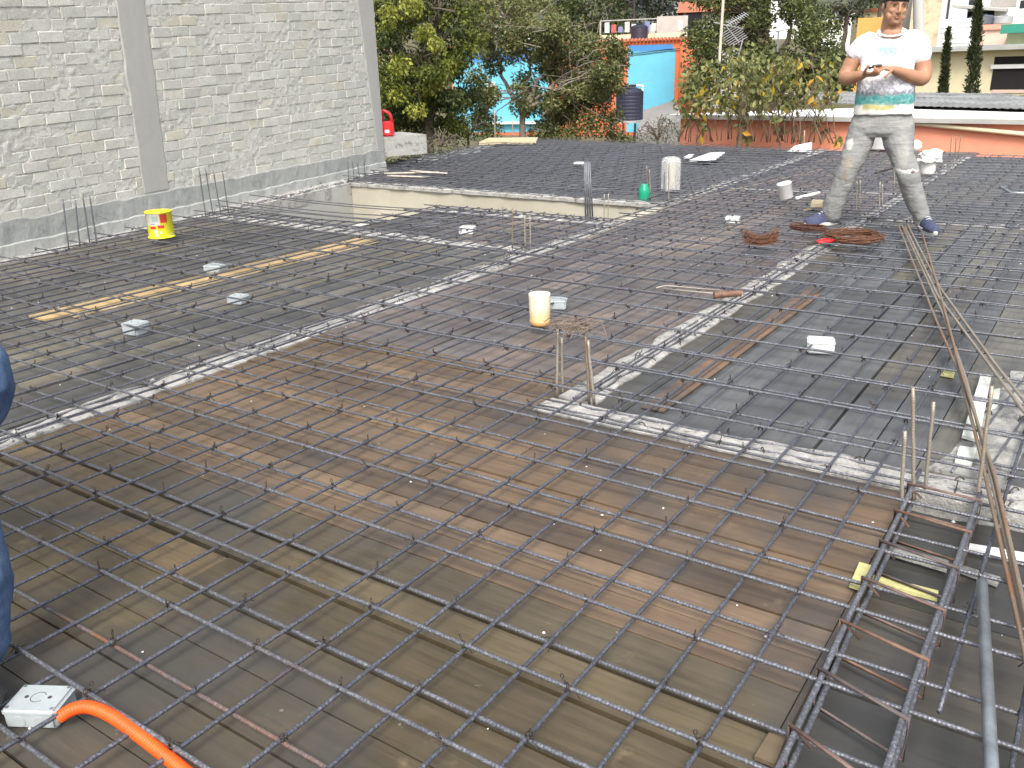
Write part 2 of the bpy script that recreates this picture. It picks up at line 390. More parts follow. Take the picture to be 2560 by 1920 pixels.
def far_y(x): return 14.7 + (x + 9.76) * (-0.135)
def wob(seed, t, a): return a * fbm(t * 0.55, seed * 3.7, 2.0, 3)
bars = []     # (points, mat, key distance)
def barA(y, i, x0, x1, z=None, m=None, zend=None):
    n = max(3, int((x1 - x0) / 0.15)); pts = []
    for k in range(n + 1):
        x = x0 + (x1 - x0) * k / n
        pts.append(Vector((x, y + wob(i, x, 0.006), (zA(i) if z is None else z) + wob(i + 50, x, 0.002))))
    bars.append([pts, m or (M_barhalf if i == 19 else M_bar), i])
def barB(x, i, y0, y1):
    n = max(3, int((y1 - y0) / 0.15)); pts = []
    for k in range(n + 1):
        y = y0 + (y1 - y0) * k / n
        pts.append(Vector((x + wob(i + 200, y, 0.006), y, ZB + wob(i + 260, y, 0.002))))
    bars.append([pts, M_barB, i])
XR = 2.1
def in_void(x, y):
    return (-7.75 < x < -5.52 and 5.56 < y < 7.92) or (-5.55 < x < -3.60 and 6.68 < y < 7.92)
for i, y in enumerate(YA):
    xl = wall_x(y) + 0.16 if y < WALL_END else -8.78 - 0.17 * (y - 9.4) 
    xl -= random.uniform(-0.02, 0.09)
    if y > far_y(XR): xr = -9.76 + (14.7 - y) / 0.135
    else: xr = XR
    if xr - xl < 0.3: continue
    if 5.6 < y < 6.66:
        barA(y, i, -5.45, xr)
    elif 6.66 <= y < 7.9:
        barA(y, i, s1_x(y) - 0.10 + random.uniform(-.03, .05), xr)
    else: barA(y, i, xl, xr)
for i, x in enumerate(XB):
    y0 = -2.0; y1 = far_y(x) - random.uniform(0.02, 0.12)
    if x < -5.9: y0 = max(y0, 3.19 + (-6.73 - x) / 0.2636)
    if x < -8.72: y0 = max(9.4, 9.4 + (-8.78 - x) / 0.17)
    if -7.6 < x < -5.52:
        if 5.5 - y0 > 0.3: barB(x, i, y0, 5.52 + random.uniform(0, .08))
        barB(x, i, 7.86 - random.uniform(0, .06), y1)
    elif -5.52 <= x < -3.58:
        barB(x, i, y0, 6.69 + random.uniform(0, .07)); barB(x, i, 7.84 - random.uniform(0, .06), y1)
    elif x <= -7.6:
        if x > -8.72: y0 = max(y0, 7.95)
        if y1 - y0 > 0.3: barB(x, i, y0, y1)
    else:
        if -0.30 < x < -0.02: y0 = 1.62
        barB(x, i, y0, y1)
# loose continuation bars flying over the stairwell corner
for k, (a, b, zz) in enumerate([((624, 487), (1180, 535), .1), ((675, 490), (1230, 528), .1), ((610, 506), (1130, 545), .06), ((540, 500), (1100, 560), .1), ((575, 518), (1090, 568), .07), ((560, 522), (1040, 560), .05)]):
    p = G(*a, 0.10 if k < 4 else .05); q = G(*b, 0.05); pts = [p.lerp(q, t / 14) + Vector((0, 0, 0.05 * math.sin(math.pi * t / 14) * (-0.6))) for t in range(15)]
    bars.append([pts, M_bar, 500 + k])
rusty = {YA[18]: 1}
def bar_dist(pts):
    best = 99
    for p in pts[::2]:
        v = p - Vector((0, 0, CAM_H)); wz = v.dot(fw)
        if wz < 0.3: continue
        px = 1280 + CAM_F * v.dot(rt) / wz; py = 960 - CAM_F * v.dot(up) / wz
        if -50 < px < 2610 and -50 < py < 1970: best = min(best, wz)
    return best
for b in bars: b.append(bar_dist(b[0]))
bars.sort(key=lambda b: b[3])
rest = MB()
for k, (pts, m, i, d) in enumerate(bars):
    if k < 100:
        mb = MB(); mb.tube(pts, RB, 8 if d < 5 else 6, l0=i * 0.37); o = mb.build('rebar', m, mat_root, smooth=True)
    else: rest.tube(pts, RB, 5, l0=i * 0.37)
o = rest.build('rebar', M_bar, mat_root, smooth=True); tag(o, kind='stuff')
# ---- wire ties at every other crossing
def tie_mesh(seed, fine=True):
    r = random.Random(seed); mb = MB(); n = 5 if fine else 3; wr = 0.0016 if fine else 0.0022
    for dz, ph in ((0, 0), (0.003, 0.5)):
        pts = []
        N = 14 if fine else 7
        for k in range(N + 1):
            a = 2 * math.pi * k / N + ph; rr = 0.0098 + 0.002 * math.sin(3 * a)
            pts.append((rr * math.cos(a) * 1.0, rr * math.sin(a) * 1.0, 0.004 + 0.008 * math.sin(2 * a + ph) + dz))
        mb.tube(pts, wr, n, cap=False)
    mb.tube([(-.007, .002, .008), (0, 0, .013), (.007, -.002, .008)], .0034 if fine else .0045, n)
    # twisted tail with eye loop
    th = r.uniform(0, 6.28); d = Vector((math.cos(th), math.sin(th), 0)); hgt = r.uniform(0.004, 0.014)
    base = d * 0.008 + Vector((0, 0, 0.012)); top = base + d * r.uniform(0.0, 0.014) + Vector((0, 0, hgt))
    mb.tube([base, base.lerp(top, .5) + Vector((0.001, 0, 0)), top], wr * 1.7, n)
    if r.random() < 0.75 or not fine:
        e = r.uniform(0.005, 0.009); s = Vector((-d.y, d.x, 0)) * math.cos(r.uniform(0, 3)) + Vector((0, 0, 0.1)); s.normalize()
        N = 10 if fine else 6
        mb.tube([top + Vector((0, 0, e)) + (d * math.cos(2 * math.pi * k / N) * 0.6 + Vector((0, 0, 1)) * math.sin(2 * math.pi * k / N) + s * 0.2 * math.cos(2 * math.pi * k / N)) * e for k in range(N + 1)], wr, n, cap=False)
    for _ in range(2):
        a = r.uniform(0, 6.28); q = Vector((math.cos(a), math.sin(a), 0)); L = r.uniform(0.015, 0.042)
        mb.tube([(0, 0, 0.010), q * L * 0.5 + Vector((0, 0, 0.006)), q * L + Vector((0, 0, r.uniform(-0.016, 0.014)))], wr * 0.85, n)
    return mb
tmeshes = []
for k in range(6):
    o = tie_mesh(k).build('wire_tie', M_wire, mat_root, smooth=True); tmeshes.append(o)
tie_list = []
for i, y in enumerate(YA):
    for j, x in enumerate(XB):
        if (i // 2 + j) % 2 if i % 2 == 0 else (i // 2 + j + 1) % 2 : continue
        if in_void(x, y) or random.random() < (0.07 if y < 3 else .2): continue
        if y < WALL_END and x < wall_x(y) + 0.14: continue
        if y > WALL_END and (x < -8.75 - 0.17 * (y - 9.4) or y > far_y(x) - 0.12): continue
        if -0.30 < x < -0.02 and y < 1.7: continue
        p = Vector((x + wob(j + 200, y, 0.006), y + wob(i, x, 0.006), (zA(i) + ZB) / 2 + 0.001))
        v = p - Vector((0, 0, CAM_H)); wz = v.dot(fw)
        if wz < 0.3: vis = False
        else:
            px = 1280 + CAM_F * v.dot(rt) / wz; py = 960 - CAM_F * v.dot(up) / wz; vis = -10 < px < 2570 and -10 < py < 1930
        tie_list.append((wz if vis else 90 + abs(wz), p))
tie_list.sort(key=lambda t: t[0])
far_protos = [tie_mesh(100 + k, False) for k in range(5)]
stuff = MB()
for k, (d, p) in enumerate(tie_list):
    if d > 89 and p.length > 6: continue
    if k < 100:
        o = tmeshes[k % 6] if k < 6 else tmeshes[k % 6].copy()
        if k >= 6: COL.objects.link(o); o.parent = mat_root
        o.location = p; o.rotation_euler = (0, 0, random.uniform(0, 6.28)); s = random.uniform(0.6, 0.82); o.scale = (s, s, s)
    else:
        pr = far_protos[k % 5]; a = random.uniform(0, 6.28); ca, sa = math.cos(a), math.sin(a); s = random.uniform(0.62, 0.85) if d < 7 else random.uniform(.6, .8)
        stuff.add([(p.x + s * (v[0] * ca - v[1] * sa), p.y + s * (v[0] * sa + v[1] * ca), p.z + s * v[2]) for v in pr.v], pr.f)
o = stuff.build('wire_tie', M_wire, mat_root, smooth=True); tag(o, kind='stuff')

# ---- stirrup hooks poking out of the beams
def hooks(root, path, width, seed, step=0.13, zt=0.0):
    r = random.Random(seed); acc = 0; last = None; n = 0
    mb = MB()
    for p, d in path:
        if last is not None: acc += (p - last).length
        last = p
        if acc < step: continue
        acc = 0
        v = p - Vector((0, 0, CAM_H)); 
        if v.dot(fw) < 0.4 or not (-100 < 1280 + CAM_F * v.dot(rt) / v.dot(fw) < 2660): continue
        s = Vector((-d.y, d.x, 0))
        for t in (0.22, 0.78):
            if r.random() < 0.45: continue
            c = p + s * width * (t + r.uniform(-.08, .08)); h = r.uniform(0.012, 0.034); a = r.uniform(0, 3.14); q = Vector((math.cos(a), math.sin(a), 0)); L = r.uniform(0.012, 0.03)
            mb.tube([c - q * L, c - q * L * 0.7 + Vector((0, 0, h * .8)), c + Vector((0, 0, h)), c + q * L * 0.7 + Vector((0, 0, h * .75)), c + q * L * 1.2 + Vector((0, 0, h * 0.3))], 0.0022, 5)
            if r.random() < 0.6:
                mb.tube([c, c + Vector((r.uniform(-.02, .02), r.uniform(-.02, .02), h + r.uniform(0.0, .03)))], 0.0018, 4)
            n += 1
        # longitudinal bar chunk lying in the rough top
    o = mb.build('stirrup_hooks', M_wire, root, smooth=True)
    mb = MB()
    for t in (0.28, 0.72):
        mb.tube([p + Vector((-d.y, d.x, 0)) * width * t + Vector((0, 0, 0.012)) for p, d in path[::3]], 0.0048, 6)
    mb.build('embedded_bars', M_bar, root, smooth=True)
for rt_, pth, wd, sd_ in ((B1, B1p, .165, 1), (B2, B2p, .13, 2), (B3, B3p, .15, 3), (B4, B4p, .2, 4), (B5, B5p, .2, 5), (B6, B6p, .16, 6), (B7, B7p, .16, 7), (B8, B8p, .13, 8), (B9, B9p, .13, 9), (B10, B10p, .15, 10), (B11, B11p, .1, 11), (B12, B12p, .14, 12), (B13, B13p, .16, 13), (B14, B14p, .15, 14)):
    hooks(rt_, pth, wd, sd_)
# loose chunks of broken concrete on the strips
def chunks(label, path, width, n, seed, size=(0.02, 0.05)):
    r = random.Random(seed); mb = MB()
    for _ in range(n):
        p, d = r.choice(path); s = Vector((-d.y, d.x, 0)); c = p + s * width * r.uniform(0.05, 0.95) + Vector((0, 0, 0.012)); z = r.uniform(*size)
        bm = bmesh.new(); bmesh.ops.create_icosphere(bm, subdivisions=1, radius=z / 2)
        for v in bm.verts: v.co *= r.uniform(0.7, 1.2); v.co.z *= 0.6
        mb.add([v.co + c for v in bm.verts], [tuple(v.index for v in f.verts) for f in bm.faces]); bm.free()
    o = mb.build('concrete_rubble', M_beam); tag(o, label, 'rubble', kind='stuff')
chunks('broken concrete crumbs scattered on the second pale beam', [q for q in B2p if q[0].y > 4], 0.13, 60, 1)
chunks('broken concrete crumbs scattered beside the stairwell', B5p + B11p + B12p, 0.16, 120, 2, (0.02, 0.06))
chunks('broken concrete crumbs along the left beam', B1p[40:], 0.16, 60, 3, (0.012, 0.035))
chunks('broken concrete crumbs around the feet of the standing man', B9p[:40] + B8p[:30], 0.2, 50, 4, (0.02, 0.05))

# ------------------------------------------------------------------ stairwell shaft
def prism(mb, poly, z0, z1, mi=0):
    n = len(poly); mb.add([(x, y, z0) for x, y in poly] + [(x, y, z1) for x, y in poly], [tuple(range(n))[::-1], tuple(range(n, 2 * n))] + [(j, (j + 1) % n, (j + 1) % n + n, j + n) for j in range(n)], mi)
mb = MB(); prism(mb, [(-7.86, 7.945), (-3.55, 7.83), (-3.55, 8.05), (-7.9, 8.1)], -2.9, -0.03); o = mb.build('stairwell_wall', M_plaster); tag(o, 'smooth beige plastered wall at the back of the stairwell', 'wall')
mb = MB(); prism(mb, [(-7.29, 5.50), (-7.845, 7.94), (-8.05, 7.9), (-7.5, 5.46)], -2.9, -0.02); o = mb.build('stairwell_wall', M_column); tag(o, 'smooth grey side wall of the stairwell below the brick wall', 'wall')
mb = MB(); prism(mb, [(-3.64, 6.7), (-3.5, 6.7), (-3.5, 7.82), (-3.70, 7.83)], -2.9, -0.03); o = mb.build('stairwell_wall', M_plaster); tag(o, 'beige right hand wall of the stairwell opening', 'wall')
mb = MB(); prism(mb, [(-5.56, 5.5), (-5.50, 5.5), (-5.5, 6.58), (-3.5, 6.58), (-3.5, 6.66), (-5.56, 6.66)], -2.9, -0.03); o = mb.build('stairwell_wall', M_plaster); tag(o, 'near wall below the small bay facing into the stairwell', 'wall')
mb = MB(); prism(mb, [(-8, 5.2), (-3.4, 5.2), (-3.4, 8.1), (-8, 8.1)], -3.0, -2.9); o = mb.build('stairwell_floor', M_band); tag(o, 'grey concrete floor at the bottom of the stairwell', 'floor')
mb = MB(); mb.box((-7.45, 7.35, -2.88), (-7.1, 7.9, -0.42)); mb.box((-7.0, 7.7, -2.88), (-6.3, 7.93, -0.40)); o = mb.build('block_pier', M_mortar); tag(o, 'rough pale block pier down inside the stairwell corner', 'pier')
# storey below the deck
mb = MB()
per = [(-6.5, -2.3), (2.25, -2.3), (2.25, 13.1), (-9.7, 14.75), (-8.75, 9.35)]
for a, b in zip(per, per[1:]):
    a = Vector((*a, 0)); b = Vector((*b, 0)); d = (b - a).normalized(); s = Vector((-d.y, d.x, 0)) * 0.15
    prism(mb, [tuple(a.xy), tuple(b.xy), tuple((b + s).xy), tuple((a + s).xy)], -3.2, -0.035)
o = mb.build('house_storey', M_band); tag(o, 'lower storey carrying the board deck', 'house')

# ------------------------------------------------------------------ brick wall
wall_root = empty('brick_wall', (0, 0, 0)); tag(wall_root, 'tall pale cement brick wall with grey concrete columns left of the deck', 'wall')
WD = Vector((-0.2636, 1, 0)).normalized(); WN = Vector((WD.y, -WD.x, 0)); W0 = Vector((-6.89, 3.19, 0))
SEND = (Vector((wall_x(WALL_END), WALL_END, 0)) - W0).dot(WD)
def W(s, z, off=0.0): return W0 + WD * s + Vector((0, 0, z)) + WN * off
def wall_hit(px, py):
    d = ray(px, py); c = Vector((0, 0, CAM_H)); t = (W0 - c).dot(WN) / d.dot(WN); p = c + d * t; return (p - W0).dot(WD), p.z
S_A = -5.5
c1a, c1b = wall_hit(289, 0), wall_hit(357, 461); c1c, c1d = wall_hit(362, 0), wall_hit(420, 452)
c2a = wall_hit(893, 0); c2b = wall_hit(945, 385)
def edge(a, b, z): return a[0] + (b[0] - a[0]) * (z - a[1]) / (b[1] - a[1])
def colL(z): return edge(c1a, c1b, z)
def colR(z): return edge(c1c, c1d, z)
def col2(z): return edge(c2a, c2b, z)
end_top = wall_hit(932, 0)
def wend(z): return edge(end_top, (SEND, 0.0), z)
ZT = 3.3
def lift(s, v):   # courses climb slightly towards the far end, the more the higher they are
    t = (s + 0.0) / SEND
    return 0.27 + (v - 0.27) * (1 + 0.27 * t)
mb = MB(); r = random.Random(4); v = 0.27; row = 0
while v < ZT:
    hh = 0.083; s = S_A + (0.0 if row % 2 else 0.13) + r.uniform(-.02, .02)
    while s < SEND + 0.2:
        Lb = r.uniform(0.235, 0.265) * (1 + 0.10 * max(0, s) / SEND); t = r.uniform(0.008, 0.016)
        a, b = s + t / 2, s + Lb - t / 2; zc = lift((a + b) / 2, v + hh / 2); s += Lb
        # cut bricks at the columns
        L1, R1, L2 = colL(zc) , colR(zc), col2(zc)
        if a < R1 and b > L1:
            if a < L1: b = min(b, L1 + r.uniform(-0.03, 0.01))
            elif b > R1: a = max(a, R1 - r.uniform(-0.03, 0.01))
            else: continue
        if b > L2: b = L2 - r.uniform(-0.01, 0.02)
        if b - a < 0.035: continue
        off = r.uniform(-0.006, 0.002); tilt = r.uniform(-0.006, 0.006); g = r.uniform(0.005, 0.011)
        z00 = lift(a, v + g / 2); z01 = lift(a, v + hh - g / 2); z10 = lift(b, v + g / 2) + tilt; z11 = lift(b, v + hh - g / 2) + tilt
        base = r.choice([(0.485, 0.49, 0.46), (0.47, 0.475, 0.455)] * 6 + [(0.475, 0.485, 0.455), (0.50, 0.505, 0.47), (0.445, 0.46, 0.435), (0.50, 0.495, 0.455), (0.465, 0.48, 0.46), (0.49, 0.48, 0.44), (0.50, 0.485, 0.42)])
        k = r.uniform(1.06, 1.26); col = (base[0] * k * 1.03, base[1] * k * 1.02, base[2] * k); e = 0.0035
        def jj(): return r.uniform(-0.005, 0.005)
        back = [W(a, z00, -0.05), W(b, z10, -0.05), W(b, z11, -0.05), W(a, z01, -0.05)]
        mid = [W(a + jj(), z00 + jj(), off - e), W(b + jj(), z10 + jj(), off - e), W(b + jj(), z11 + jj(), off - e), W(a + jj(), z01 + jj(), off - e)]
        fr = [W(a + e * 1.2, z00 + e, off + jj() * .4), W(b - e * 1.2, z10 + e, off + jj() * .4), W(b - e * 1.2, z11 - e, off + jj() * .4), W(a + e * 1.2, z01 - e, off + jj() * .4)]
        mb.add(back + mid + fr, [(i, (i + 1) % 4, (i + 1) % 4 + 4, i + 4) for i in range(4)] + [(i + 4, (i + 1) % 4 + 4, (i + 1) % 4 + 8, i + 8) for i in range(4)] + [(8, 9, 10, 11)], 0, col)
    v += hh; row += 1
mb.build('bricks', M_brick, wall_root)
# mortar skin: noise brings it in front of some bricks and leaves dark gaps elsewhere
mb = MB(); ds, dz = 0.019, 0.017
ss = np.arange(S_A, SEND + 0.001, ds); zs = np.arange(0.22, ZT + 0.4, dz); vs_ = []; fs = []
for a in ss:
    for z in zs:
        n1 = fbm(a * 1.3, z * 2.2, 3.0, 3); n2 = fbm(a * 16, z * 24, 9.0, 3)
        o_ = -0.0055 + 0.0045 * n1 + 0.0095 * n2
        vs_.append(W(a, z, max(-0.035, o_)))
nz_ = len(zs)
for i in range(len(ss) - 1):
    for j in range(nz_ - 1):
        zc = zs[j]
        if ss[i] > col2(zc) : continue
        fs.append((i * nz_ + j, (i + 1) * nz_ + j, (i + 1) * nz_ + j + 1, i * nz_ + j + 1))
mb.add(vs_, fs); mb.build('mortar', M_mortar, wall_root, smooth=True)
# core, columns, base bands
mb = MB(); mb.add([W(S_A, 0.0, -0.05), W(SEND, 0.0, -0.05), W(wend(ZT + .4) , ZT + .4, -0.05), W(S_A, ZT + .4, -0.05), W(S_A, 0.0, -0.2), W(SEND, 0.0, -0.2), W(wend(ZT + .4), ZT + .4, -0.2), W(S_A, ZT + .4, -0.2)], [(0, 1, 2, 3), (7, 6, 5, 4), (1, 5, 6, 2), (3, 2, 6, 7)]); mb.build('core', M_mortar, wall_root)
def ragged(fL, fR, z0, z1, off, name, mat, seed):
    mb = MB(); n = int((z1 - z0) / 0.05) + 1; L = []; Rr = []
    for i in range(n + 1):
        z = z0 + (z1 - z0) * i / n; L.append((fL(z) + 0.018 * fbm(z * 5, seed, 0, 3), z)); Rr.append((fR(z) + (0.018 * fbm(z * 5, seed + 9, 0, 3) if seed != 22 else 0), z))
    rings = []
    for (a, z), (b, _) in zip(L, Rr):
        rings.append([W(a, z, -0.06), W(a, z, off - 0.004), W(a + 0.012, z, off), W((a + b) / 2, z, off + 0.001), W(b - 0.012, z, off), W(b, z, off - 0.004), W(b, z, -0.06)])
    mb.loft(rings, cap=True); return mb.build(name, mat, wall_root, smooth=False)
ragged(colL, colR, 0.30, ZT + .3, 0.004, 'concrete_column', M_column, 11)
mb = MB(); rings = []
ragged(lambda z: col2(z), wend, 0.10, ZT + .3, 0.006, 'concrete_column', M_column, 22)
mb = MB(); mb.add([W(wend(z), z, off) for z in (0, ZT + .3) for off in (0.0055, -0.25)], [(0, 1, 3, 2)]); mb.build('column_side', M_column, wall_root)
def band(z0f, z1f, off, name, mat, seed, lip=0.004):
    mb = MB(); rings = []; n = int((SEND - S_A) / 0.04)
    for i in range(n + 1):
        s = S_A + (SEND - S_A) * i / n; a = z0f; b = z1f + 0.022 * fbm(s * 3.1, seed, 0, 5); o_ = off + 0.006 * fbm(s * 4, seed + 5, 0, 3)
        rings.append([W(s, a, -0.06), W(s, a, o_), W(s, (a + b) / 2, o_ + 0.006 * fbm(s * 7, seed, 4)), W(s, b - 0.008, o_), W(s, b, o_ - lip), W(s, b, -0.06)])
    mb.loft(rings, cap=True); return mb.build(name, mat, wall_root)
band(0.105, 0.285, 0.008, 'base_course', M_band, 1); band(-0.06, 0.115, 0.022, 'base_course', M_bandlow, 3, 0.006)
# rubble kerb at the foot of the wall
mb = MB(); rings = []
n = int((SEND - S_A) / 0.05)
for i in range(n + 1):
    s = S_A + (SEND - S_A) * i / n; wd = 0.10 + 0.04 * fbm(s * 2, 3.3); h = 0.012 + 0.012 * fbm(s * 6, 1.1, 0, 4)
    rings.append([W(s, -0.1, 0.0), W(s, h + .01, 0.0), W(s, h, wd * .4), W(s, h * .8 + 0.012 * fbm(s * 11, 7), wd * .8), W(s, 0.001, wd), W(s, -0.1, wd)])
mb.loft(rings); mb.build('kerb', M_beam, wall_root)

# ------------------------------------------------------------------ things on the deck
def plastic(name, c, rough=0.45, var=0.08, sss=0.0):
    t = NT(name); v = t.map(); nz = t.noise(v, 14, 5, 0.7); col = t.mix(1.0, c, t.ramp(nz, [(0.35, 1 - var), (0.65, 1 + var)]), 'MULTIPLY')
    return t.fin(col, rough)
def shape(c, lo, hi):
    return [(c[0] + x, c[1] + y, c[2] + z) for x, y, z in ()]
def rbox(mb, lo, hi, bev=0.006, mi=0, seg=2, rot=None, org=None):
    bm = bmesh.new(); bmesh.ops.create_cube(bm, size=1)
    lo = Vector(lo); hi = Vector(hi)
    for v in bm.verts: v.co = Vector(((v.co.x + .5) * (hi.x - lo.x) + lo.x, (v.co.y + .5) * (hi.y - lo.y) + lo.y, (v.co.z + .5) * (hi.z - lo.z) + lo.z))
    bmesh.ops.bevel(bm, geom=bm.edges[:], offset=bev, segments=seg, affect='EDGES')
    bm.verts.ensure_lookup_table()
    vs = [v.co.copy() for v in bm.verts]
    if rot is not None: vs = [rot @ v for v in vs]
    if org is not None: vs = [v + Vector(org) for v in vs]
    mb.add(vs, [tuple(v.index for v in f.verts) for f in bm.faces], mi); bm.free()

# starter bars of columns
def starters(label, specs, mats, n=6, r=0.0058, name='column_starter_bars'):
    """specs: list of (base xyz, top xyz)"""
    b0 = Vector(specs[0][0]); root = empty(name, (b0.x, b0.y, 0)); tag(root, label, 'starter bars', 'column starter bars standing on the deck')
    for k, (a, b) in enumerate(specs):
        a = Vector(a); b = Vector(b); mb = MB(); rr = random.Random(k + int(abs(a.x) * 100)); N = 8
        pts = [a.lerp(b, t / N) + Vector((rr.uniform(-1, 1), rr.uniform(-1, 1), 0)) * 0.0012 * (0 < t < N) for t in range(N + 1)]
        mb.tube([p - Vector((b0.x, b0.y, 0)) for p in pts], r, n); mb.build('rebar', mats[k % len(mats)], root, smooth=True)
    return root
def post(px0, py0, px1, py1, z0=0.0, lean=0.0):
    """a bar whose foot is seen at (px0,py0) and whose tip is seen at (px1,py1), standing upright over the foot"""
    g = G(px0, py0, z0); d = math.hypot(g.x, g.y) + lean; t = at(px1, py1, d); return (tuple(g), tuple(t))
st = starters('four cement coated starter bars tied at the top with a wad of wire, mid deck', [post(1392, 995, 1394, 822), post(1406, 985, 1404, 845), post(1473, 1010, 1464, 838), post(1486, 1012, 1470, 850, 0)], [M_barcement, M_barcement, M_barrust, M_barcement], 8, 0.0058)
mb = MB(); r = random.Random(5); c = at(1432, 818, 3.27) - st.location
for k in range(60):
    a = Vector((r.gauss(0, .045), r.gauss(0, .035), r.gauss(0, .012))); d = Vector((r.gauss(0, 1), r.gauss(0, 1), r.gauss(0, .3))).normalized() * r.uniform(.02, .06)
    mb.tube([c + a - d, c + a + Vector((r.uniform(-.01, .01), r.uniform(-.01, .01), .006)), c + a + d], 0.0016, 4)
mb.build('wire_wad', simple('dusty_wire', (0.20, 0.15, 0.12), .8, .3, 40), st, smooth=True)
for k in range(2):
    pass
starters('tall pale ribbed starter bars in the blotchy beam at right', [post(2252, 1285, 2262, 1078), post(2284, 1260, 2282, 968), post(2312, 1230, 2334, 1005), post(2440, 1275, 2480, 965)], [M_barcement, M_barpale], 8, 0.0056)
starters('four thin starter bars beside the white box near stairwell, one rusty', [post(1262, 622, 1256, 518), post(1281, 622, 1281, 521), post(1313, 632, 1312, 538), post(1326, 628, 1325, 540)], [M_bar, M_barrust, M_barcement, M_barcement])
starters('four thin starter bars at the wall behind the yellow bucket', [post(172, 624, 157, 498), post(200, 617, 188, 500), post(225, 612, 206, 482), post(243, 614, 224, 490)], [M_bar])
starters('four thin starter bars at the wall where loose bars cross the stairwell', [post(515, 543, 497, 420), post(533, 540, 513, 419), post(553, 541, 533, 427), post(572, 537, 556, 427)], [M_bar])
starters('four thin starter bars below the end of the brick wall', [post(872, 452, 869, 401), post(885, 448, 881, 401), post(900, 455, 893, 402), post(912, 440, 910, 401)], [M_bar])
starters('pair of rusty starter bars stuck through a cut green bottle', [post(1619, 500, 1617, 414), post(1626, 500, 1624, 424)], [M_barrust, M_barpale])
starters('pair of starter bars in front of the clear plastic bottle', [post(1660, 508, 1661, 430), post(1672, 512, 1672, 410)], [M_bar, M_barcement])
starters('cluster of cement grey starter bars between the legs of the man', [post(2141, 536, 2142, 452), post(2150, 530, 2150, 450), post(2198, 532, 2200, 455), post(2206, 528, 2205, 460), post(2236, 476, 2236, 398)], [M_barcement])
starters('three thin rusty starter bars at the far edge before the orange wall', [post(2374, 390, 2380, 338), post(2387, 388, 2391, 340), post(2396, 390, 2402, 338)], [M_barrust])
starters('short pair of cement grey starter bars at the stairwell corner', [post(1510, 555, 1511, 485), post(1520, 553, 1521, 484)], [M_barcement], 6, 0.005)
# bundle of steel angle/tubes standing at stairwell corner
g0 = G(1475, 556); root = empty('steel_bundle', (g0.x, g0.y, 0)); tag(root, 'upright bundle of dark steel bars standing at the stairwell corner', 'steel bundle')
for a, b in ((1464, 1462), (1470, 1466), (1476, 1470), (1482, 1474)):
    s_, e_ = post(a, 553, b, 404); mb = MB(); mb.tube([Vector(s_) - Vector((g0.x, g0.y, 0)), Vector(e_) - Vector((g0.x, g0.y, 0))], 0.009, 6); mb.build('steel_rod', M_bar, root, smooth=True)

# ladder-like beam cage
root = empty('rebar_cage', (-0.27, 1.9, 0)); tag(root, 'ladder shaped beam cage of bars and stirrups at lower right', 'rebar cage')
cL0, cL1 = G(1945, 1920, 0.06), G(2300, 1175, 0.055); cR0, cR1 = G(2215, 1920, 0.06), G(2450, 1230, 0.055)
cL0 = cL0 + (cL0 - cL1) * 1.2; cR0 = cR0 + (cR0 - cR1) * 1.6
for a, b, z in ((cL0, cL1, 0), (cR0, cR1, 0), (cL0, cL1, -0.075), (cR0, cR1, -0.075)):
    mb = MB(); N = 30; mb.tube([a.lerp(b, t / N) + Vector((wob(700, t * .3, .004), 0, z)) - root.location for t in range(N + 1)], 0.0068, 8); mb.build('rebar', M_bar, root, smooth=True)
ny = 0
for t in np.arange(0.02, 1.0, 0.0625):
    a = cL0.lerp(cL1, t); b0_ = cR0 + (cR1 - cR0) * min(1, t * 1.02); 
    b = b0_ + Vector((0, 0, 0)); e = Vector((0.012, 0, 0)); up_ = Vector((0, 0, 0.009)); dn = Vector((0, 0, -0.088))
    mb = MB(); q = random.Random(int(t * 1000)); jx = Vector((0, q.uniform(-.012, .012), 0))
    mb.tube([p - root.location for p in (a - e + up_ + jx, b + e + up_, b + e + dn, a - e + dn + jx, a - e + up_ + jx, a + e * 2.5 + dn * .35)], 0.0046, 6)
    mb.build('stirrup', simple('stirrup_steel%d' % ny, [(.15, .10, .085), (.11, .085, .08), (.17, .10, .07)][ny % 3], .6, .35, 30, metal=.1), root, smooth=True); ny += 1
# loose tube / long rusty rods
def rod(label, pts, rad, mat, name='steel_rod', cat='rod', n=8, group=None):
    mb = MB(); out = []
    for a, b in zip(pts, pts[1:]):
        a = Vector(a); b = Vector(b); N = max(1, int((b - a).length / 0.1)); out += [a.lerp(b, t / N) for t in range(N)]
    out.append(Vector(pts[-1])); c = out[0].copy(); mb.tube([p - c for p in out], rad, n); o = mb.build(name, mat, smooth=True); o.location = c; tag(o, label, cat, group); return o
mb = MB()
p0, p1 = G(2455, 1455, .085), G(2482, 1990, .085); dd = (p1 - p0).normalized(); rings = []
ax = dd.orthogonal().normalized(); bx = dd.cross(ax); N = 14
prof = [(p0 + dd * 0.02, 0.010), (p0, 0.010), (p0, 0.0125), (p1, 0.0125)]
mb.loft([[q + (ax * math.cos(2 * math.pi * j / N) + bx * math.sin(2 * math.pi * j / N)) * rr - p0 for j in range(N)] for q, rr in prof], cap=False)
o = mb.build('steel_pipe', M_pipe, smooth=True); o.location = p0; tag(o, 'thick grey galvanised pipe lying on the bars at lower right corner', 'pipe')
RODZ = 0.075
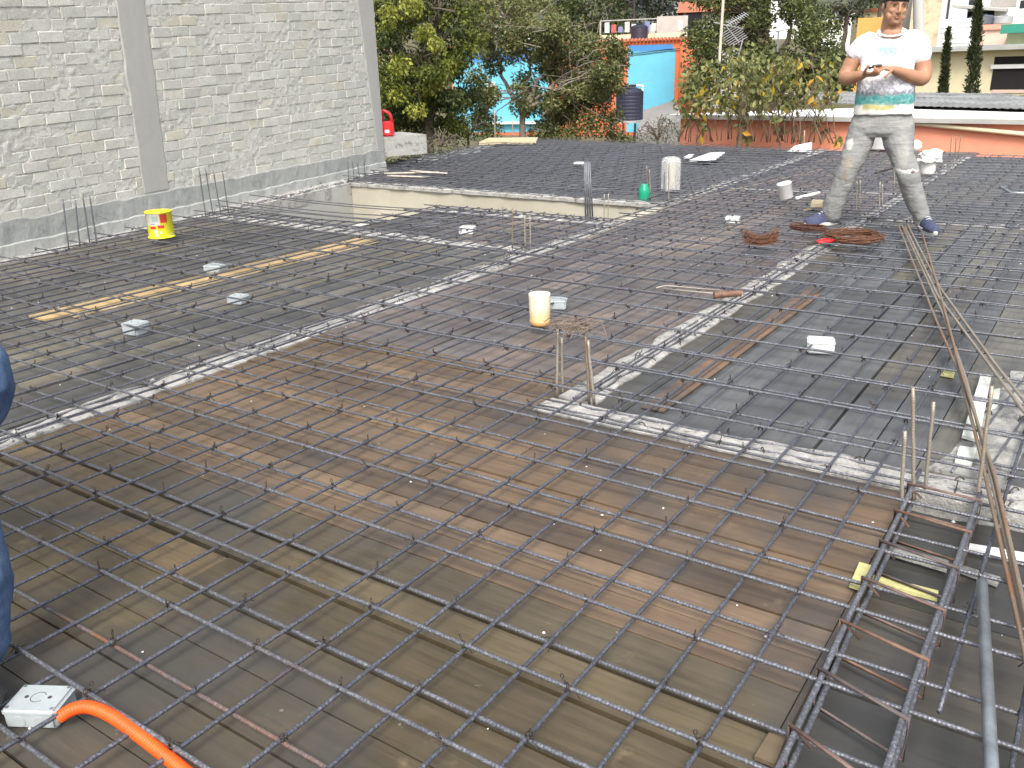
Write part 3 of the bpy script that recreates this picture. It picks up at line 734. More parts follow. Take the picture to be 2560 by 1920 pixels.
rods = [([(2246, 563), (2340, 800), (2400, 935), (2450, 1130)], [(2560, 1620), (2640, 2050)], M_barrust), ([(2254, 560), (2360, 790), (2415, 950), (2470, 1160)], [(2575, 1600), (2680, 2050)], M_barpale), ([(2268, 560), (2350, 720), (2480, 900)], [(2630, 1090)], M_barpale), ([(2262, 566), (2345, 740), (2475, 915)], [(2620, 1110)], M_barpale), ([(2306, 585), (2352, 740), (2400, 920)], [(2490, 1200), (2590, 1650), (2660, 2050)], M_barrust)]
labs = ['long rusty rod, leftmost of the five leaning ones at right', 'long pale rod, close beside the leftmost leaning rod', 'pale rod branching to the right edge, upper of that pair', 'pale rod branching to the right edge, lower of that pair', 'bent rusty rod starting beside the right shoe of the man']
for k, (a, b, m) in enumerate(rods):
    pts = [G(x, y, RODZ + 0.004 * k) for x, y in a + b]; rod(labs[k], pts, 0.0062, m)
rod('long pale rod lying diagonally across the deck beside the white jug', [G(1470, 596, .07), G(1700, 505, .07), (G(2060, 423, .07))], 0.0055, M_barpale)
rod('thin dark rod lying diagonally across the deck below the white jug', [G(1700, 552, .07), G(1900, 478, .07), G(2070, 430, .07)], 0.0055, M_bar)
rod('short dark conduit lying behind the legs of the man', [G(2190, 432, .08), G(2250, 416, .08)], 0.013, M_wire, 'conduit', 'conduit')
rod('thin steel rod end poking in from the right edge of the deck', [G(2500, 466, .10), G(2528, 482, .08), G(2640, 484, .07)], 0.012, M_pipe)
rod('bent pale stirrup rod lying left of the rusty pipe elbow', [G(1640, 720, .06), G(1665, 714, .06), G(1800, 726, .06), G(1808, 736, .06), G(1660, 722, .06)], 0.0045, M_barcement, 'bent_rod')
mb = MB(); a, b = G(1785, 738, .07), G(1850, 733, .075); dd = (b - a).normalized(); ax = dd.orthogonal().normalized(); bx = dd.cross(ax); N = 12
mb.loft([[q + (ax * math.cos(2 * math.pi * j / N) + bx * math.sin(2 * math.pi * j / N)) * rr for j in range(N)] for q, rr in ((a, .018), (b, .018), (b + dd * .004, .021), (b + dd * .004, .014), (a, .013))], cap=False)
o = mb.build('pipe_offcut', simple('rusty_pipe', (.16, .085, .055), .7, .4, 30), smooth=True); tag(o, 'short rusty pipe offcut lying by the second beam', 'pipe')
# wooden sticks far left
for k, (a, b) in enumerate((((961, 434), (1098, 431)), ((968, 440), (1074, 443)), ((1025, 427), (1118, 434)))):
    p, q = G(*a, .07), G(*b, .07); rod(['pale wooden lath, upper one of three behind the stairwell', 'pale wooden lath, lower left one of three behind the stairwell', 'pale wooden lath, right one of three behind the stairwell'][k], [p, q], 0.012, simple('pale_lath', (0.5, 0.45, 0.38), .8, .2, 20), 'lath', 'lath', 4)
# light planks / sheets
def slab(label, quad, th, mat, name, cat, z=0.06):
    P = [G(x, y, z) for x, y in quad]; mb = MB(); c = sum(P, Vector()) / 4
    mb.add([p - c for p in P] + [p - c + Vector((0, 0, th)) for p in P], [(3, 2, 1, 0), (4, 5, 6, 7)] + [(j, (j + 1) % 4, (j + 1) % 4 + 4, j + 4) for j in range(4)]); o = mb.build(name, mat); o.location = c
    # normals outward
    bm = bmesh.new(); bm.from_mesh(o.data); bmesh.ops.recalc_face_normals(bm, faces=bm.faces); bm.to_mesh(o.data); bm.free()
    tag(o, label, cat); return o
M_foam = simple('white_foam', (0.78, 0.79, 0.78), 0.7, 0.08, 30, 0.2)
M_pwood = simple('pale_raw_wood', (0.52, 0.43, 0.27), 0.75, 0.2, 16)
M_ywood = simple('yellow_raw_wood', (0.52, 0.50, 0.22), 0.75, 0.3, 24)
slab('white foam sheet lying flat near the far edge', [(1722, 404), (1775, 385), (1812, 384), (1790, 400)], 0.02, M_foam, 'foam_sheet', 'foam')
slab('small white foam scrap beside the larger foam sheet', [(1708, 396), (1722, 388), (1735, 389), (1725, 397)], 0.015, M_foam, 'foam_sheet', 'foam')
slab('pale yellow plank resting on the far left edge under the trees', [(1198, 362), (1222, 351), (1345, 350), (1340, 360)], 0.05, M_pwood, 'plank', 'plank', 0.02)
slab('small block of pale wood left of the left shoe of the man', [(2026, 518), (2054, 518), (2058, 508), (2030, 507)], 0.03, M_pwood, 'wood_block', 'wood', 0.07)
slab('thin pale wooden strip under the small block left of the shoe', [(2008, 528), (2050, 520), (2080, 512), (2030, 521)], 0.012, M_pwood, 'wood_strip', 'wood', 0.05)
slab('crumpled pale paper lying left of the ladder shaped cage', [(2122, 1468), (2148, 1408), (2178, 1416), (2156, 1480)], 0.004, M_ywood, 'paper_scrap', 'paper', 0.008)
slab('pale yellow strip lying across the sunken trough', [(2176, 1462), (2182, 1446), (2345, 1486), (2342, 1504)], 0.012, M_ywood, 'wood_strip', 'wood', -0.05)
slab('cement splashed batten across the sunken trough', [(2206, 1384), (2210, 1372), (2370, 1412), (2366, 1432)], 0.015, M_beamdark, 'batten', 'wood', -0.05)
slab('white painted batten at the right edge behind the leaning rods', [(2412, 1378), (2416, 1366), (2570, 1392), (2570, 1406)], 0.012, M_foam, 'batten', 'wood', -0.055)
slab('grey cement splashed batten right of the trough under the pipe', [(2386, 1428), (2392, 1418), (2500, 1452), (2492, 1468)], 0.012, M_beamdark, 'batten', 'wood', -0.055)
slab('white painted board patch on the blotchy beam, long upper one', [(2404, 1095), (2452, 940), (2478, 944), (2446, 1108)], 0.012, simple('white_board', (0.62, 0.64, 0.58), .7, .15, 20), 'board_scrap', 'board', 0.014)
slab('white painted board patch on the blotchy beam, short lower one', [(2386, 1160), (2398, 1122), (2440, 1128), (2428, 1170)], 0.012, simple('white_board2', (0.62, 0.64, 0.58), .7, .15, 20), 'board_scrap', 'board', 0.014)
slab('white painted board piece right of the blotchy beam', [(2470, 1040), (2472, 980), (2500, 976), (2494, 1020)], 0.010, simple('white_board3', (0.60, 0.62, 0.55), .7, .15, 20), 'board_scrap', 'board', 0.004)
slab('yellow stained wood scrap beside the blotchy beam', [(2350, 940), (2358, 922), (2388, 928), (2384, 946)], 0.008, M_ywood, 'wood_scrap', 'wood', 0.004)
slab('small wooden wedge at the foot of the brick wall', [(481, 515), (497, 508), (505, 514), (494, 530)], 0.07, M_pwood, 'wood_wedge', 'wood', 0.02)
slab('plywood patch at the lower end of the ladder shaped cage', [(1885, 1900), (1922, 1840), (1965, 1850), (1935, 1920)], 0.01, simple('brown_ply', (0.14, 0.105, 0.065), .7, .2, 20), 'wood_scrap', 'wood', 0.004)

# electrical boxes
M_box = plastic('grey_pvc_box', (0.37, 0.41, 0.42)); M_boxw = plastic('white_pvc_box', (0.58, 0.60, 0.60)); M_hole = simple('knockout_dark', (0.05, 0.05, 0.05), .8)
def ebox(label, px, py, rz, size=(0.098, 0.098, 0.055), z=0.0, white=False, holes=True, lidtilt=0):
    c = G(px, py, z); root = empty('junction_box', c, rz); tag(root, label, 'junction box', 'plastic junction boxes on the deck')
    sx, sy, sz = size; m = M_boxw if white else M_box
    mb = MB(); rbox(mb, (-sx / 2, -sy / 2, 0), (sx / 2, sy / 2, sz), 0.007, 0, 3); mb.build('body', m, root, smooth=False)
    mb = MB(); rbox(mb, (-sx / 2 - .002, -sy / 2 - .002, sz - .012), (sx / 2 + .002, sy / 2 + .002, sz + .004), 0.006, 0, 3); mb.build('lid', m, root)
    if holes:
        for hx, hy in ((-.22, 0.0), (.22, 0.0)):
            mb = MB(); mb.lathe([(0.0045, -0.001), (0.0045, 0.0008)], (hx * sx, hy * sy, sz + .004), 10); mb.build('screw_hole', M_hole, root)
    for k in range(2):
        mb = MB(); mb.lathe([(0.013, -.001), (0.013, .0012), (0.011, .0012)], (0, 0, 0), 16, rot=Matrix.Rotation(R_(90), 3, 'X')); o = mb.build('knockout', m, root, smooth=False); o.location = ((-.022 if k else .022), -sy / 2, sz * .45)
    return root
big = ebox('largest junction box with four screws, by the orange hose', 108, 1790, R_(38 - 8), (0.115, 0.082, 0.045), 0.0)
mb = MB(); 
for hx, hy in ((-.42, -.4), (.42, -.4), (.42, .4), (-.42, .4)): mb.lathe([(0.004, -.001), (0.004, .001)], (hx * .115, hy * .082, .049), 10)
mb.build('screws', M_pipe, big)
mb = MB(); mb.tube([(0.015 * math.cos(a), 0.015 * math.sin(a), .0490) for a in np.linspace(0.5, 5.6, 22)], 0.0008, 5); mb.build('knockout_mark', M_hole, big)
ebox('grey junction box right of the yellow plank, lower left one', 342, 834, R_(10), (0.105, 0.095, 0.06))
ebox('grey junction box right of the yellow plank with two dark knockouts', 597, 758, R_(14), (0.10, 0.095, 0.045))
ebox('grey junction box touching the upper side of the yellow plank', 541, 680, R_(16), (0.13, 0.11, 0.05))
ebox('white junction box with a black side hole near the thin starter bars', 1169, 584, R_(20), (0.12, 0.11, 0.055), 0, True)
ebox('grey junction box half hidden behind the tall yellowed jar', 1392, 770, R_(25), (0.11, 0.10, 0.05))
ebox('white junction box with round corners in the right bay', 2050, 878, R_(18), (0.118, 0.10, 0.055), 0, True, False)
ebox('white junction box left of the man behind the wire bundle', 1831, 560, R_(12), (0.115, 0.10, 0.06), 0, True, False)
ebox('small white junction box lid on the far grid behind the steel bundle', 1455, 412, R_(15), (0.20, 0.14, 0.03), 0.05, True, False)
# orange corrugated hose
pts = [G(150, 1792, .035), G(185, 1772, .05), G(225, 1768, .055), G(280, 1790, .05), G(340, 1832, .045), G(400, 1878, .04), G(470, 1935, .035), G(560, 2010, .03)]
out = []
for k in range(len(pts) - 1):
    p0_, p1_, p2_, p3_ = pts[max(k - 1, 0)], pts[k], pts[k + 1], pts[min(k + 2, len(pts) - 1)]
    for t in np.linspace(0, 1, 30, endpoint=False):
        out.append(0.5 * ((2 * p1_) + (p2_ - p0_) * t + (2 * p0_ - 5 * p1_ + 4 * p2_ - p3_) * t * t + (3 * p1_ - p0_ - 3 * p2_ + p3_) * t ** 3))
# resample for corrugation
res = [out[0]]; 
for a, b in zip(out, out[1:]):
    while (b - res[-1]).length > 0.0017: res.append(res[-1] + (b - res[-1]).normalized() * 0.0017)
rad = [0.0126 + 0.0015 * math.sin(k * 2 * math.pi / 4) for k in range(len(res))]
mb = MB(); mb.tube([p - res[0] for p in res], rad, 14); M_hose = plastic('orange_corrugated_hose', (0.88, 0.105, 0.010), 0.5, .12)
o = mb.build('corrugated_hose', M_hose, smooth=True); o.location = res[0]; tag(o, 'bright orange corrugated conduit hose leaving the largest junction box', 'hose')

# yellow printed bucket
g = G(405, 592, 0.055); root = empty('bucket', g, R_(8)); tag(root, 'yellow and white printed bucket with red squares by the brick wall', 'bucket')
t = NT('bucket_print'); geo = t.co.outputs['Object']
sep = t.n('ShaderNodeSeparateXYZ'); t.l(geo, sep.inputs[0]); ang = t.math('ARCTAN2', sep.outputs[1], sep.outputs[0]); zz = sep.outputs[2]
def rect(t, ang, zz, a0, a1, z0, z1):
    m = t.math('MULTIPLY', t.math('MULTIPLY', t.math('GREATER_THAN', ang, a0), t.math('LESS_THAN', ang, a1)), t.math('MULTIPLY', t.math('GREATER_THAN', zz, z0), t.math('LESS_THAN', zz, z1))); return m
YEL = (0.80, 0.76, 0.03); WHT = (0.80, 0.82, 0.78); RED = (0.75, 0.08, 0.05)
def A(fr): return -0.73 + (fr - 0.5) * 2.5     # fraction across the face seen from the camera
col = t.mix(rect(t, ang, zz, A(0.02), A(0.5), 0.105, 0.20), YEL, WHT)
for a0, a1, z0, z1, c in ((.52, .74, .125, .195, RED), (.16, .36, .078, .100, RED), (.42, .62, .082, .108, RED), (.26, .46, .135, .18, (.55, .66, .60)), (.30, .40, .02, .075, WHT), (.47, .52, .04, .06, WHT), (.0, .08, .0, .05, (.8, .5, .45)), (.80, .92, .01, .04, (.8, .72, .45)), (.2, .34, .115, .12, (.2, .2, .2))):
    col = t.mix(rect(t, ang, zz, A(a0), A(a1), z0, z1), col, c)
n_ = t.noise(t.map(), 40, 4, .7); col = t.mix(t.ramp(n_, [(.62, 0), (.7, .6)]), col, (.6, .6, .55))
M_bucket = t.fin(col, 0.4)
mb = MB(); mb.lathe([(0.088, 0.0), (0.098, 0.002), (0.1, 0.012), (0.103, 0.2), (0.108, 0.203), (0.108, 0.212), (0.100, 0.212), (0.096, 0.02), (0.0, 0.016)], (0, 0, 0), 32); mb.build('body', M_bucket, root, smooth=True)
mb = MB(); mb.lathe([(0.106, 0.0), (0.108, 0.004), (0.106, 0.01), (0.1, 0.012)], (0, 0, 0), 32, cap=False); mb.build('rim', plastic('yellow_plastic', (.78, .72, .03)), root, smooth=True)
# tall yellowed cut jar
g = G(1350, 812, 0.05); t = NT('yellowed_translucent_plastic'); sep = t.n('ShaderNodeSeparateXYZ'); t.l(t.co.outputs['Object'], sep.inputs[0]); nz = t.noise(t.map(), 22, 5, .7)
k = t.math('ADD', sep.outputs[2], t.math('MULTIPLY', nz, 0.05)); col = t.ramp(k, [(0.02, (.45, .20, .07)), (0.06, (.70, .50, .24)), (0.12, (.80, .74, .55))]); m_ = t.fin(col, .5); t.p.inputs['Subsurface Weight'].default_value = .15; t.p.inputs['Subsurface Radius'].default_value = (.02, .015, .01)
mb = MB(); mb.lathe([(0.0, 0.0), (0.045, 0.0), (0.052, 0.01), (0.053, 0.03), (0.050, 0.045), (0.0535, 0.06), (0.0545, 0.155), (0.0545, 0.162), (0.051, 0.162), (0.050, 0.06), (0.047, 0.02), (0, 0.012)], (0, 0, 0), 28, cap=False)
o = mb.build('plastic_jar', m_, smooth=True); o.location = g; tag(o, 'tall cut plastic jar, yellowed white, standing mid deck', 'jar')
# clear plastic bottle upside down, green bottle, white jug
t = NT('clear_plastic'); t.p.inputs['Transmission Weight'].default_value = 0.75; t.p.inputs['IOR'].default_value = 1.15; m_ = t.fin((.86, .86, .86), .22)
g = G(1676, 476, 0.06); root = empty('cut_bottle', g); tag(root, 'large clear cut plastic bottle with yellow paper inside, right of green bottle', 'bottle')
mb = MB(); mb.lathe([(0.095, 0.0), (0.105, 0.01), (0.105, 0.10), (0.102, 0.105), (0.105, 0.11), (0.105, 0.29), (0.09, 0.325), (0.06, 0.335), (0.055, 0.325), (0.085, 0.315), (0.101, 0.285), (0.101, 0.0)], (0, 0, 0), 8, cap=False); mb.build('body', m_, root)
mb = MB(); mb.box((-0.035, -0.03, 0.03), (0.04, 0.03, 0.30), rot=Matrix.Rotation(R_(8), 3, 'Y')); mb.build('paper', simple('pale_paper', (.75, .70, .48), .8, .1, 10), root)
g = G(1610, 503, 0.0); mb = MB(); mb.lathe([(0.0, 0.0), (0.052, 0.0), (0.056, 0.008), (0.056, 0.10), (0.05, 0.125), (0.035, 0.15), (0.033, 0.168), (0.030, 0.168), (0.03, .15), (.05, .1)], (0, 0, 0), 24, cap=False)
o = mb.build('green_bottle', plastic('green_plastic', (0.01, 0.30, 0.17), .3), smooth=True); o.location = g; tag(o, 'small cut green plastic bottle behind the stairwell corner', 'bottle')
# white pvc jar tilted with pipe
g = G(1966, 500, 0.055); root = empty('plastic_jug', g); tag(root, 'white plastic jar tilted on the bars left of the man', 'jar')
mb = MB(); q = Matrix.Rotation(R_(14), 3, fw.cross(Vector((0, 0, 1))).normalized().cross(Vector((0, 0, 1)))); mb.lathe([(0.0, 0.0), (0.055, 0.0), (0.062, 0.006), (0.064, 0.13), (0.068, 0.133), (0.068, 0.148), (0.060, 0.152), (0, 0.152)], (0, 0, 0.015), 24, rot=q); mb.build('body', plastic('white_jar', (.80, .81, .80), .4), root, smooth=True)
rod('short white plastic pipe leaning on the tilted white jar', [G(1990, 496, .07), G(2048, 482, .09)], 0.016, plastic('white_pipe', (.80, .80, .79), .4), 'plastic_pipe', 'pipe', 12)
# wire coils
def coil(label, px, py, R0, R1, h, n, mat, seed, squash=(1, 1), name='wire_coil', z=0.065):
    r = random.Random(seed); c = G(px, py, z); mb = MB()
    for k in range(n):
        rr = r.uniform(R0, R1); zz = r.uniform(0, h); ph = r.uniform(0, 6.28); tx, ty = r.uniform(-.05, .05), r.uniform(-.05, .05); ox, oy = r.gauss(0, .008), r.gauss(0, .008)
        mb.tube([(rr * squash[0] * math.cos(a) + ox, rr * squash[1] * math.sin(a) + oy, zz + tx * rr * math.cos(a) + ty * rr * math.sin(a) + .006 * math.sin(3 * a + ph)) for a in np.linspace(ph, ph + 2 * math.pi * .98, 26)], 0.0019, 4)
    o = mb.build(name, mat, smooth=True); o.location = c; tag(o, label, 'wire coil'); return o
coil('large flat coil of rusty tie wire on the bars before the man', 2132, 598, 0.135, 0.205, 0.04, 60, M_rustwire, 1)
coil('small dark coil of rusty tie wire under the left shoe of the man', 2020, 574, 0.10, 0.13, 0.03, 24, simple('dark_rusty_wire', (.11, .045, .03), .8, .4, 50), 2, (1.1, .6))
# tangled bundle of cut wires
r = random.Random(8); c = G(1902, 612, .07); mb = MB(); sv = Vector((0.83, 0.55, 0)).normalized(); dv = Vector((-.55, .83, 0))
for k in range(130):
    o_ = dv * r.gauss(0, .02) + Vector((0, 0, abs(r.gauss(0, .028)))); L = r.uniform(.07, .125); bend = .035 + r.gauss(0, .02); sh = r.gauss(0, .015)
    mb.tube([o_ + sv * (-L + sh) + Vector((0, 0, bend)), o_ + sv * (-L * .5) + Vector((0, 0, .006)), o_, o_ + sv * L * .5 + Vector((0, 0, .008)), o_ + sv * (L + sh) + Vector((0, 0, bend + r.uniform(-.01, .02)))], 0.0014, 4)
o = mb.build('wire_bundle', M_rustwire, smooth=True); o.location = c; tag(o, 'curved bundle of cut rusty wires left of the wire coil', 'wire bundle')
# pliers with red grips
c = G(2042, 606, 0.08); root = empty('pliers', c, math.atan2(rt.y, rt.x) + R_(30)); root.scale = (1.25, 1.25, 1.25); tag(root, 'pliers with red handles lying against the wire coil', 'pliers')
for s in (-1, 1):
    mb = MB(); mb.tube([(0.0, s * .006, 0), (0.03, s * .016, 0), (0.08, s * .020, 0), (.125, s * .016, 0)], [.008, .0105, .0105, .008], 8); mb.build('handle', plastic('red_grip', (.55, .02, .02), .4), root, smooth=True)
    mb = MB(); mb.tube([(0.0, s * .006, 0), (-.02, -s * .004, 0), (-.07, -s * .003, 0)], [.008, .009, .004], 6); mb.build('jaw', M_wire, root, smooth=True)
# rag on white jar, bags, white bottle at far edge
g = G(2318, 434, 0.05); root = empty('plastic_jar', g); tag(root, 'white jar right of the man with a crumpled cloth on top', 'jar')
mb = MB(); mb.lathe([(0.0, 0.0), (0.075, 0.0), (0.08, 0.01), (0.08, 0.17), (0.0, 0.17)], (0, 0, 0), 20, cap=False); mb.build('body', plastic('offwhite_jar', (.72, .72, .66), .5), root, smooth=True)
mb = MB(); bm = bmesh.new(); bmesh.ops.create_icosphere(bm, subdivisions=4, radius=1)
for v in bm.verts:
    p = v.co.copy(); k = 1 + 0.55 * fbm(p.x * 1.7 + 3, p.y * 1.7, p.z * 1.7, 5); v.co = Vector((p.x * .135 * k, p.y * .12 * k, p.z * .065 * k - .05 * max(0, (p.x * p.x + p.y * p.y) - .45)))
mb.add([v.co + Vector((0, 0, .19)) for v in bm.verts], [tuple(v.index for v in f.verts) for f in bm.faces]); bm.free()
o = mb.build('crumpled_cloth', simple('white_cloth', (.78, .79, .77), .85, .08, 10), smooth=False); o.location = g; tag(o, 'crumpled white cloth lying on the white jar behind the man', 'cloth')
g = G(2200, 372, 0.03); root = empty('bucket', g); tag(root, 'white bucket standing at the far edge between the legs of the man', 'bucket')
mb = MB(); mb.lathe([(0.0, 0.0), (0.20, 0.0), (0.22, 0.02), (0.235, 0.24), (0.245, 0.25), (0.245, 0.27), (0.2, 0.285), (0, .29)], (0, 0, 0), 28, cap=False); mb.build('body', plastic('white_bucket', (.78, .79, .79), .45), root, smooth=True)
g = G(2288, 378, 0.03); mb = MB(); mb.lathe([(0.0, 0.0), (0.06, 0.01), (0.085, 0.06), (0.07, 0.12), (0.03, 0.15), (0.0, .16)], (0, 0, 0.0), 20, cap=False); o = mb.build('plastic_bottle', plastic('milky_plastic', (.72, .73, .72), .4), smooth=True); o.location = g; tag(o, 'round milky plastic bottle at the far edge right of the bucket', 'bottle')
# white paper bag and rod far edge
g = G(1994, 380, 0.02); mb = MB(); mb.add([(-.16, 0, 0), (.17, 0, 0), (.17, .02, .14), (-.05, .02, .09), (-.16, .12, 0), (.17, .12, 0), (.17, .10, .14), (-.05, .10, .09)], [(0, 1, 2, 3), (7, 6, 5, 4), (0, 4, 5, 1), (1, 5, 6, 2), (2, 6, 7, 3), (3, 7, 4, 0)]); o = mb.build('foam_block', M_foam); o.location = g; tag(o, 'white foam wedge at the far edge below the bushes', 'foam')
p = G(2009, 381, .0); rod('thin pale upright rod at the far edge before the bushes', [p, at(2011, 326, math.hypot(p.x, p.y))], .010, M_barpale, 'upright_rod')
p = G(1238, 352, .0); rod('thin pale upright rod at the far left corner of the deck', [p, at(1236, 275, math.hypot(p.x, p.y))], .012, M_barpale, 'upright_rod')
p = G(1283, 352, .0); rod('second thin pale upright rod at the far left corner, right of first', [p, at(1281, 300, math.hypot(p.x, p.y))], .012, M_barpale, 'upright_rod')
# dark stirrup pieces on far grid
rod('long bent stirrup lying on the far grid behind the steel bundle', [G(1420, 470, .07), G(1426, 463, .07), G(1540, 468, .07), G(1545, 472, .07), G(1435, 474, .07)], .006, M_bar, 'bent_rod')
# small white flecks of cement
r = random.Random(21); mb = MB()
for k in range(260):
    x, y = r.uniform(-6, 1.2), r.uniform(.4, 8)
    if in_void(x, y) or x < wall_x(y) + .3: continue
    z = r.uniform(.002, .006); n = 5; c = Vector((x, y, 0.001)); 
    mb.add([c + Vector((z * math.cos(a) * r.uniform(.6, 1.2), z * math.sin(a) * r.uniform(.6, 1.2), 0)) for a in np.linspace(0, 6.28, n, endpoint=False)] + [c + Vector((0, 0, z * .8))], [(j, (j + 1) % n, n) for j in range(n)])
o = mb.build('cement_crumbs', M_foam); tag(o, 'tiny white cement crumbs scattered on the boards', 'crumbs', kind='stuff')

# ------------------------------------------------------------------ people
def ringpts(c, ax, ay, rx, ry, n=20, sq=2.0):
    out = []
    for j in range(n):
        a = 2 * math.pi * j / n; ca, sa = math.cos(a), math.sin(a)
        k = 1.0 if sq == 2 else (abs(ca) ** sq + abs(sa) ** sq) ** (-1 / sq)
        out.append(c + ax * (ca * rx * k) + ay * (sa * ry * k))
    return out
def limb(mb, js, n=16, sub=4, col=(1, 1, 1), ref=None):
    """js: list of (pos, rx, ry); catmull-rom through the joints, elliptical section"""
    P = [(Vector(p), a, b) for p, a, b in js]; seq = []
    for k in range(len(P) - 1):
        q = [P[max(k - 1, 0)], P[k], P[k + 1], P[min(k + 2, len(P) - 1)]]
        for i in range(sub):
            t = i / sub; h = t * t * (3 - 2 * t)
            pos = 0.5 * ((2 * q[1][0]) + (q[2][0] - q[0][0]) * t + (2 * q[0][0] - 5 * q[1][0] + 4 * q[2][0] - q[3][0]) * t * t + (3 * q[1][0] - q[0][0] - 3 * q[2][0] + q[3][0]) * t ** 3)
            seq.append((pos, q[1][1] + (q[2][1] - q[1][1]) * h, q[1][2] + (q[2][2] - q[1][2]) * h))
    seq.append(P[-1]); rings = []
    for i, (p, a, b) in enumerate(seq):
        d = (seq[min(i + 1, len(seq) - 1)][0] - seq[max(i - 1, 0)][0]).normalized()
        r0 = Vector(ref) if ref is not None else Vector((1, 0, 0))
        if abs(d.dot(r0)) > 0.92: r0 = Vector((0, 0, 1))
        ax = (r0 - d * r0.dot(d)).normalized(); ay = d.cross(ax)
        rings.append(ringpts(p, ax, ay, a, b, n))
    # rounded ends
    def capr(r, c, d, s):
        return [c + d * s * 0.55 + (q - c) * 0.75 for q in r]
    d0 = (seq[0][0] - seq[1][0]).normalized(); d1 = (seq[-1][0] - seq[-2][0]).normalized()
    rings = [capr(rings[0], seq[0][0], d0, min(seq[0][1], seq[0][2]))] + rings + [capr(rings[-1], seq[-1][0], d1, min(seq[-1][1], seq[-1][2]))]
    mb.loft(rings, col=col)
def ball(mb, c, rx, ry, rz, rot=None, n=14, m=9):
    rings = []
    for i in range(1, m):
        a = math.pi * i / m; rr, z = math.sin(a), -math.cos(a)
        rings.append([(lambda v: (rot @ v if rot is not None else v) + Vector(c))(Vector((rx * rr * math.cos(2 * math.pi * j / n), ry * rr * math.sin(2 * math.pi * j / n), rz * z))) for j in range(n)])
    mb.loft(rings)
def remesh(o, vox, smooth=4, disp=None, size=0.1):
    m = o.modifiers.new('remesh', 'REMESH'); m.mode = 'VOXEL'; m.voxel_size = vox; m.use_smooth_shade = True
    m = o.modifiers.new('smooth', 'SMOOTH'); m.iterations = smooth; m.factor = 0.5
    if disp:
        tx = bpy.data.textures.new('folds', 'CLOUDS'); tx.noise_scale = size; tx.noise_depth = 2
        m = o.modifiers.new('folds', 'DISPLACE'); m.texture = tx; m.strength = disp; m.mid_level = 0.5
def hand(mb, wrist, dirv, palmn, thumbside, curl=0.9, L=0.175, spread=1.0):
    """wrist: start, dirv: pointing along the palm, palmn: direction the palm faces, thumbside: direction of the thumb"""
    d = Vector(dirv).normalized(); pn = Vector(palmn); pn = (pn - d * pn.dot(d)).normalized(); sd_ = Vector(thumbside); sd_ = (sd_ - d * sd_.dot(d) - pn * sd_.dot(pn)).normalized()
    w0 = Vector(wrist); pl = L * 0.52
    limb(mb, [(w0, .027, .019), (w0 + d * pl * .4, .036, .017), (w0 + d * pl * .8, .040, .015), (w0 + d * pl, .037, .012)], 14, 3, ref=sd_)
    for k, (off, ln, rr) in enumerate(((.030, .40, .0092), (.010, .45, .0096), (-.010, .42, .0092), (-.029, .33, .0082))):
        p = w0 + d * pl * .9 + sd_ * off; f_ = L * ln; c = curl * (0.85 + 0.1 * k); q = [(p, rr, rr)]; dd = d.copy(); ang = 0
        for s_, t in ((.45, .35), (.32, .8), (.23, .7)):
            ang += c * t; dd = d * math.cos(ang) + pn * math.sin(ang) + sd_ * off * 1.2 * spread; p = p + dd * f_ * s_; q.append((p, rr * .9, rr * .9))
        limb(mb, q, 8, 2)
    p = w0 + d * pl * .22 + sd_ * .028; q = [(p, .012, .012)]
    for a, s_ in ((.0, .036), (.35, .030), (.7, .024)):
        dd = (d * (.72 - a * .2) + sd_ * (.62 - a * .8) + pn * (.30 + a * .7)).normalized(); p = p + dd * s_; q.append((p, .0098, .0098))
    limb(mb, q, 8, 2)
def head_mesh(mb, c, yaw, pitch, tilt=0.0, s=1.0):
    """c: centre of the head; face looks along -y turned by yaw"""
    Rm = Matrix.Rotation(yaw, 3, 'Z') @ Matrix.Rotation(tilt, 3, 'Y') @ Matrix.Rotation(pitch, 3, 'X')
    T = lambda x, y, z: Rm @ (Vector((x, y, z)) * s) + Vector(c)
    prof = [(-.112, .018, -.070, -.030), (-.106, .034, -.084, -.010), (-.092, .048, -.092, .030), (-.070, .058, -.093, .060), (-.045, .066, -.093, .078), (-.020, .071, -.092, .088), (.005, .074, -.090, .094), (.030, .076, -.091, .097), (.055, .074, -.088, .094), (.080, .066, -.074, .080), (.100, .050, -.052, .058), (.113, .026, -.026, .030)]
    rings = []
    for z, wx, yf, yb in prof:
        ring = []
        for j in range(24):
            a = 2 * math.pi * j / 24; x = wx * math.cos(a); sn = math.sin(a); y = (yb * abs(sn) ** .9 if sn > 0 else yf * abs(sn) ** .8)
            ring.append(T(x, y, z))
        rings.append(ring)
    mb.loft(rings)
    # nose, brows, cheeks, lips, chin, ears
    limb(mb, [(T(0, -.090, .018), .008, .008), (T(0, -.100, -.004), .010, .010), (T(0, -.110, -.026), .0135, .012), (T(0, -.100, -.034), .015, .009)], 10, 3)
    for sx in (-1, 1):
        limb(mb, [(T(sx * .010, -.091, .026), .006, .006), (T(sx * .032, -.086, .031), .0075, .0075), (T(sx * .054, -.068, .026), .006, .006)], 8, 3)
        ball(mb, T(sx * .036, -.069, -.022), .024 * s, .018 * s, .022 * s); ball(mb, T(sx * .046, -.050, -.060), .022 * s, .032 * s, .030 * s)
        ball(mb, T(sx * .076, .010, -.004), .010 * s, .020 * s, .033 * s, Rm @ Matrix.Rotation(sx * .35, 3, 'Z'))
        ball(mb, T(sx * .012, -.103, -.031), .009 * s, .009 * s, .007 * s)
    ball(mb, T(0, -.090, -.054), .024 * s, .012 * s, .006 * s, Rm); ball(mb, T(0, -.089, -.064), .020 * s, .012 * s, .0065 * s, Rm); ball(mb, T(0, -.080, -.094), .022 * s, .014 * s, .014 * s, Rm)
    return T, Rm
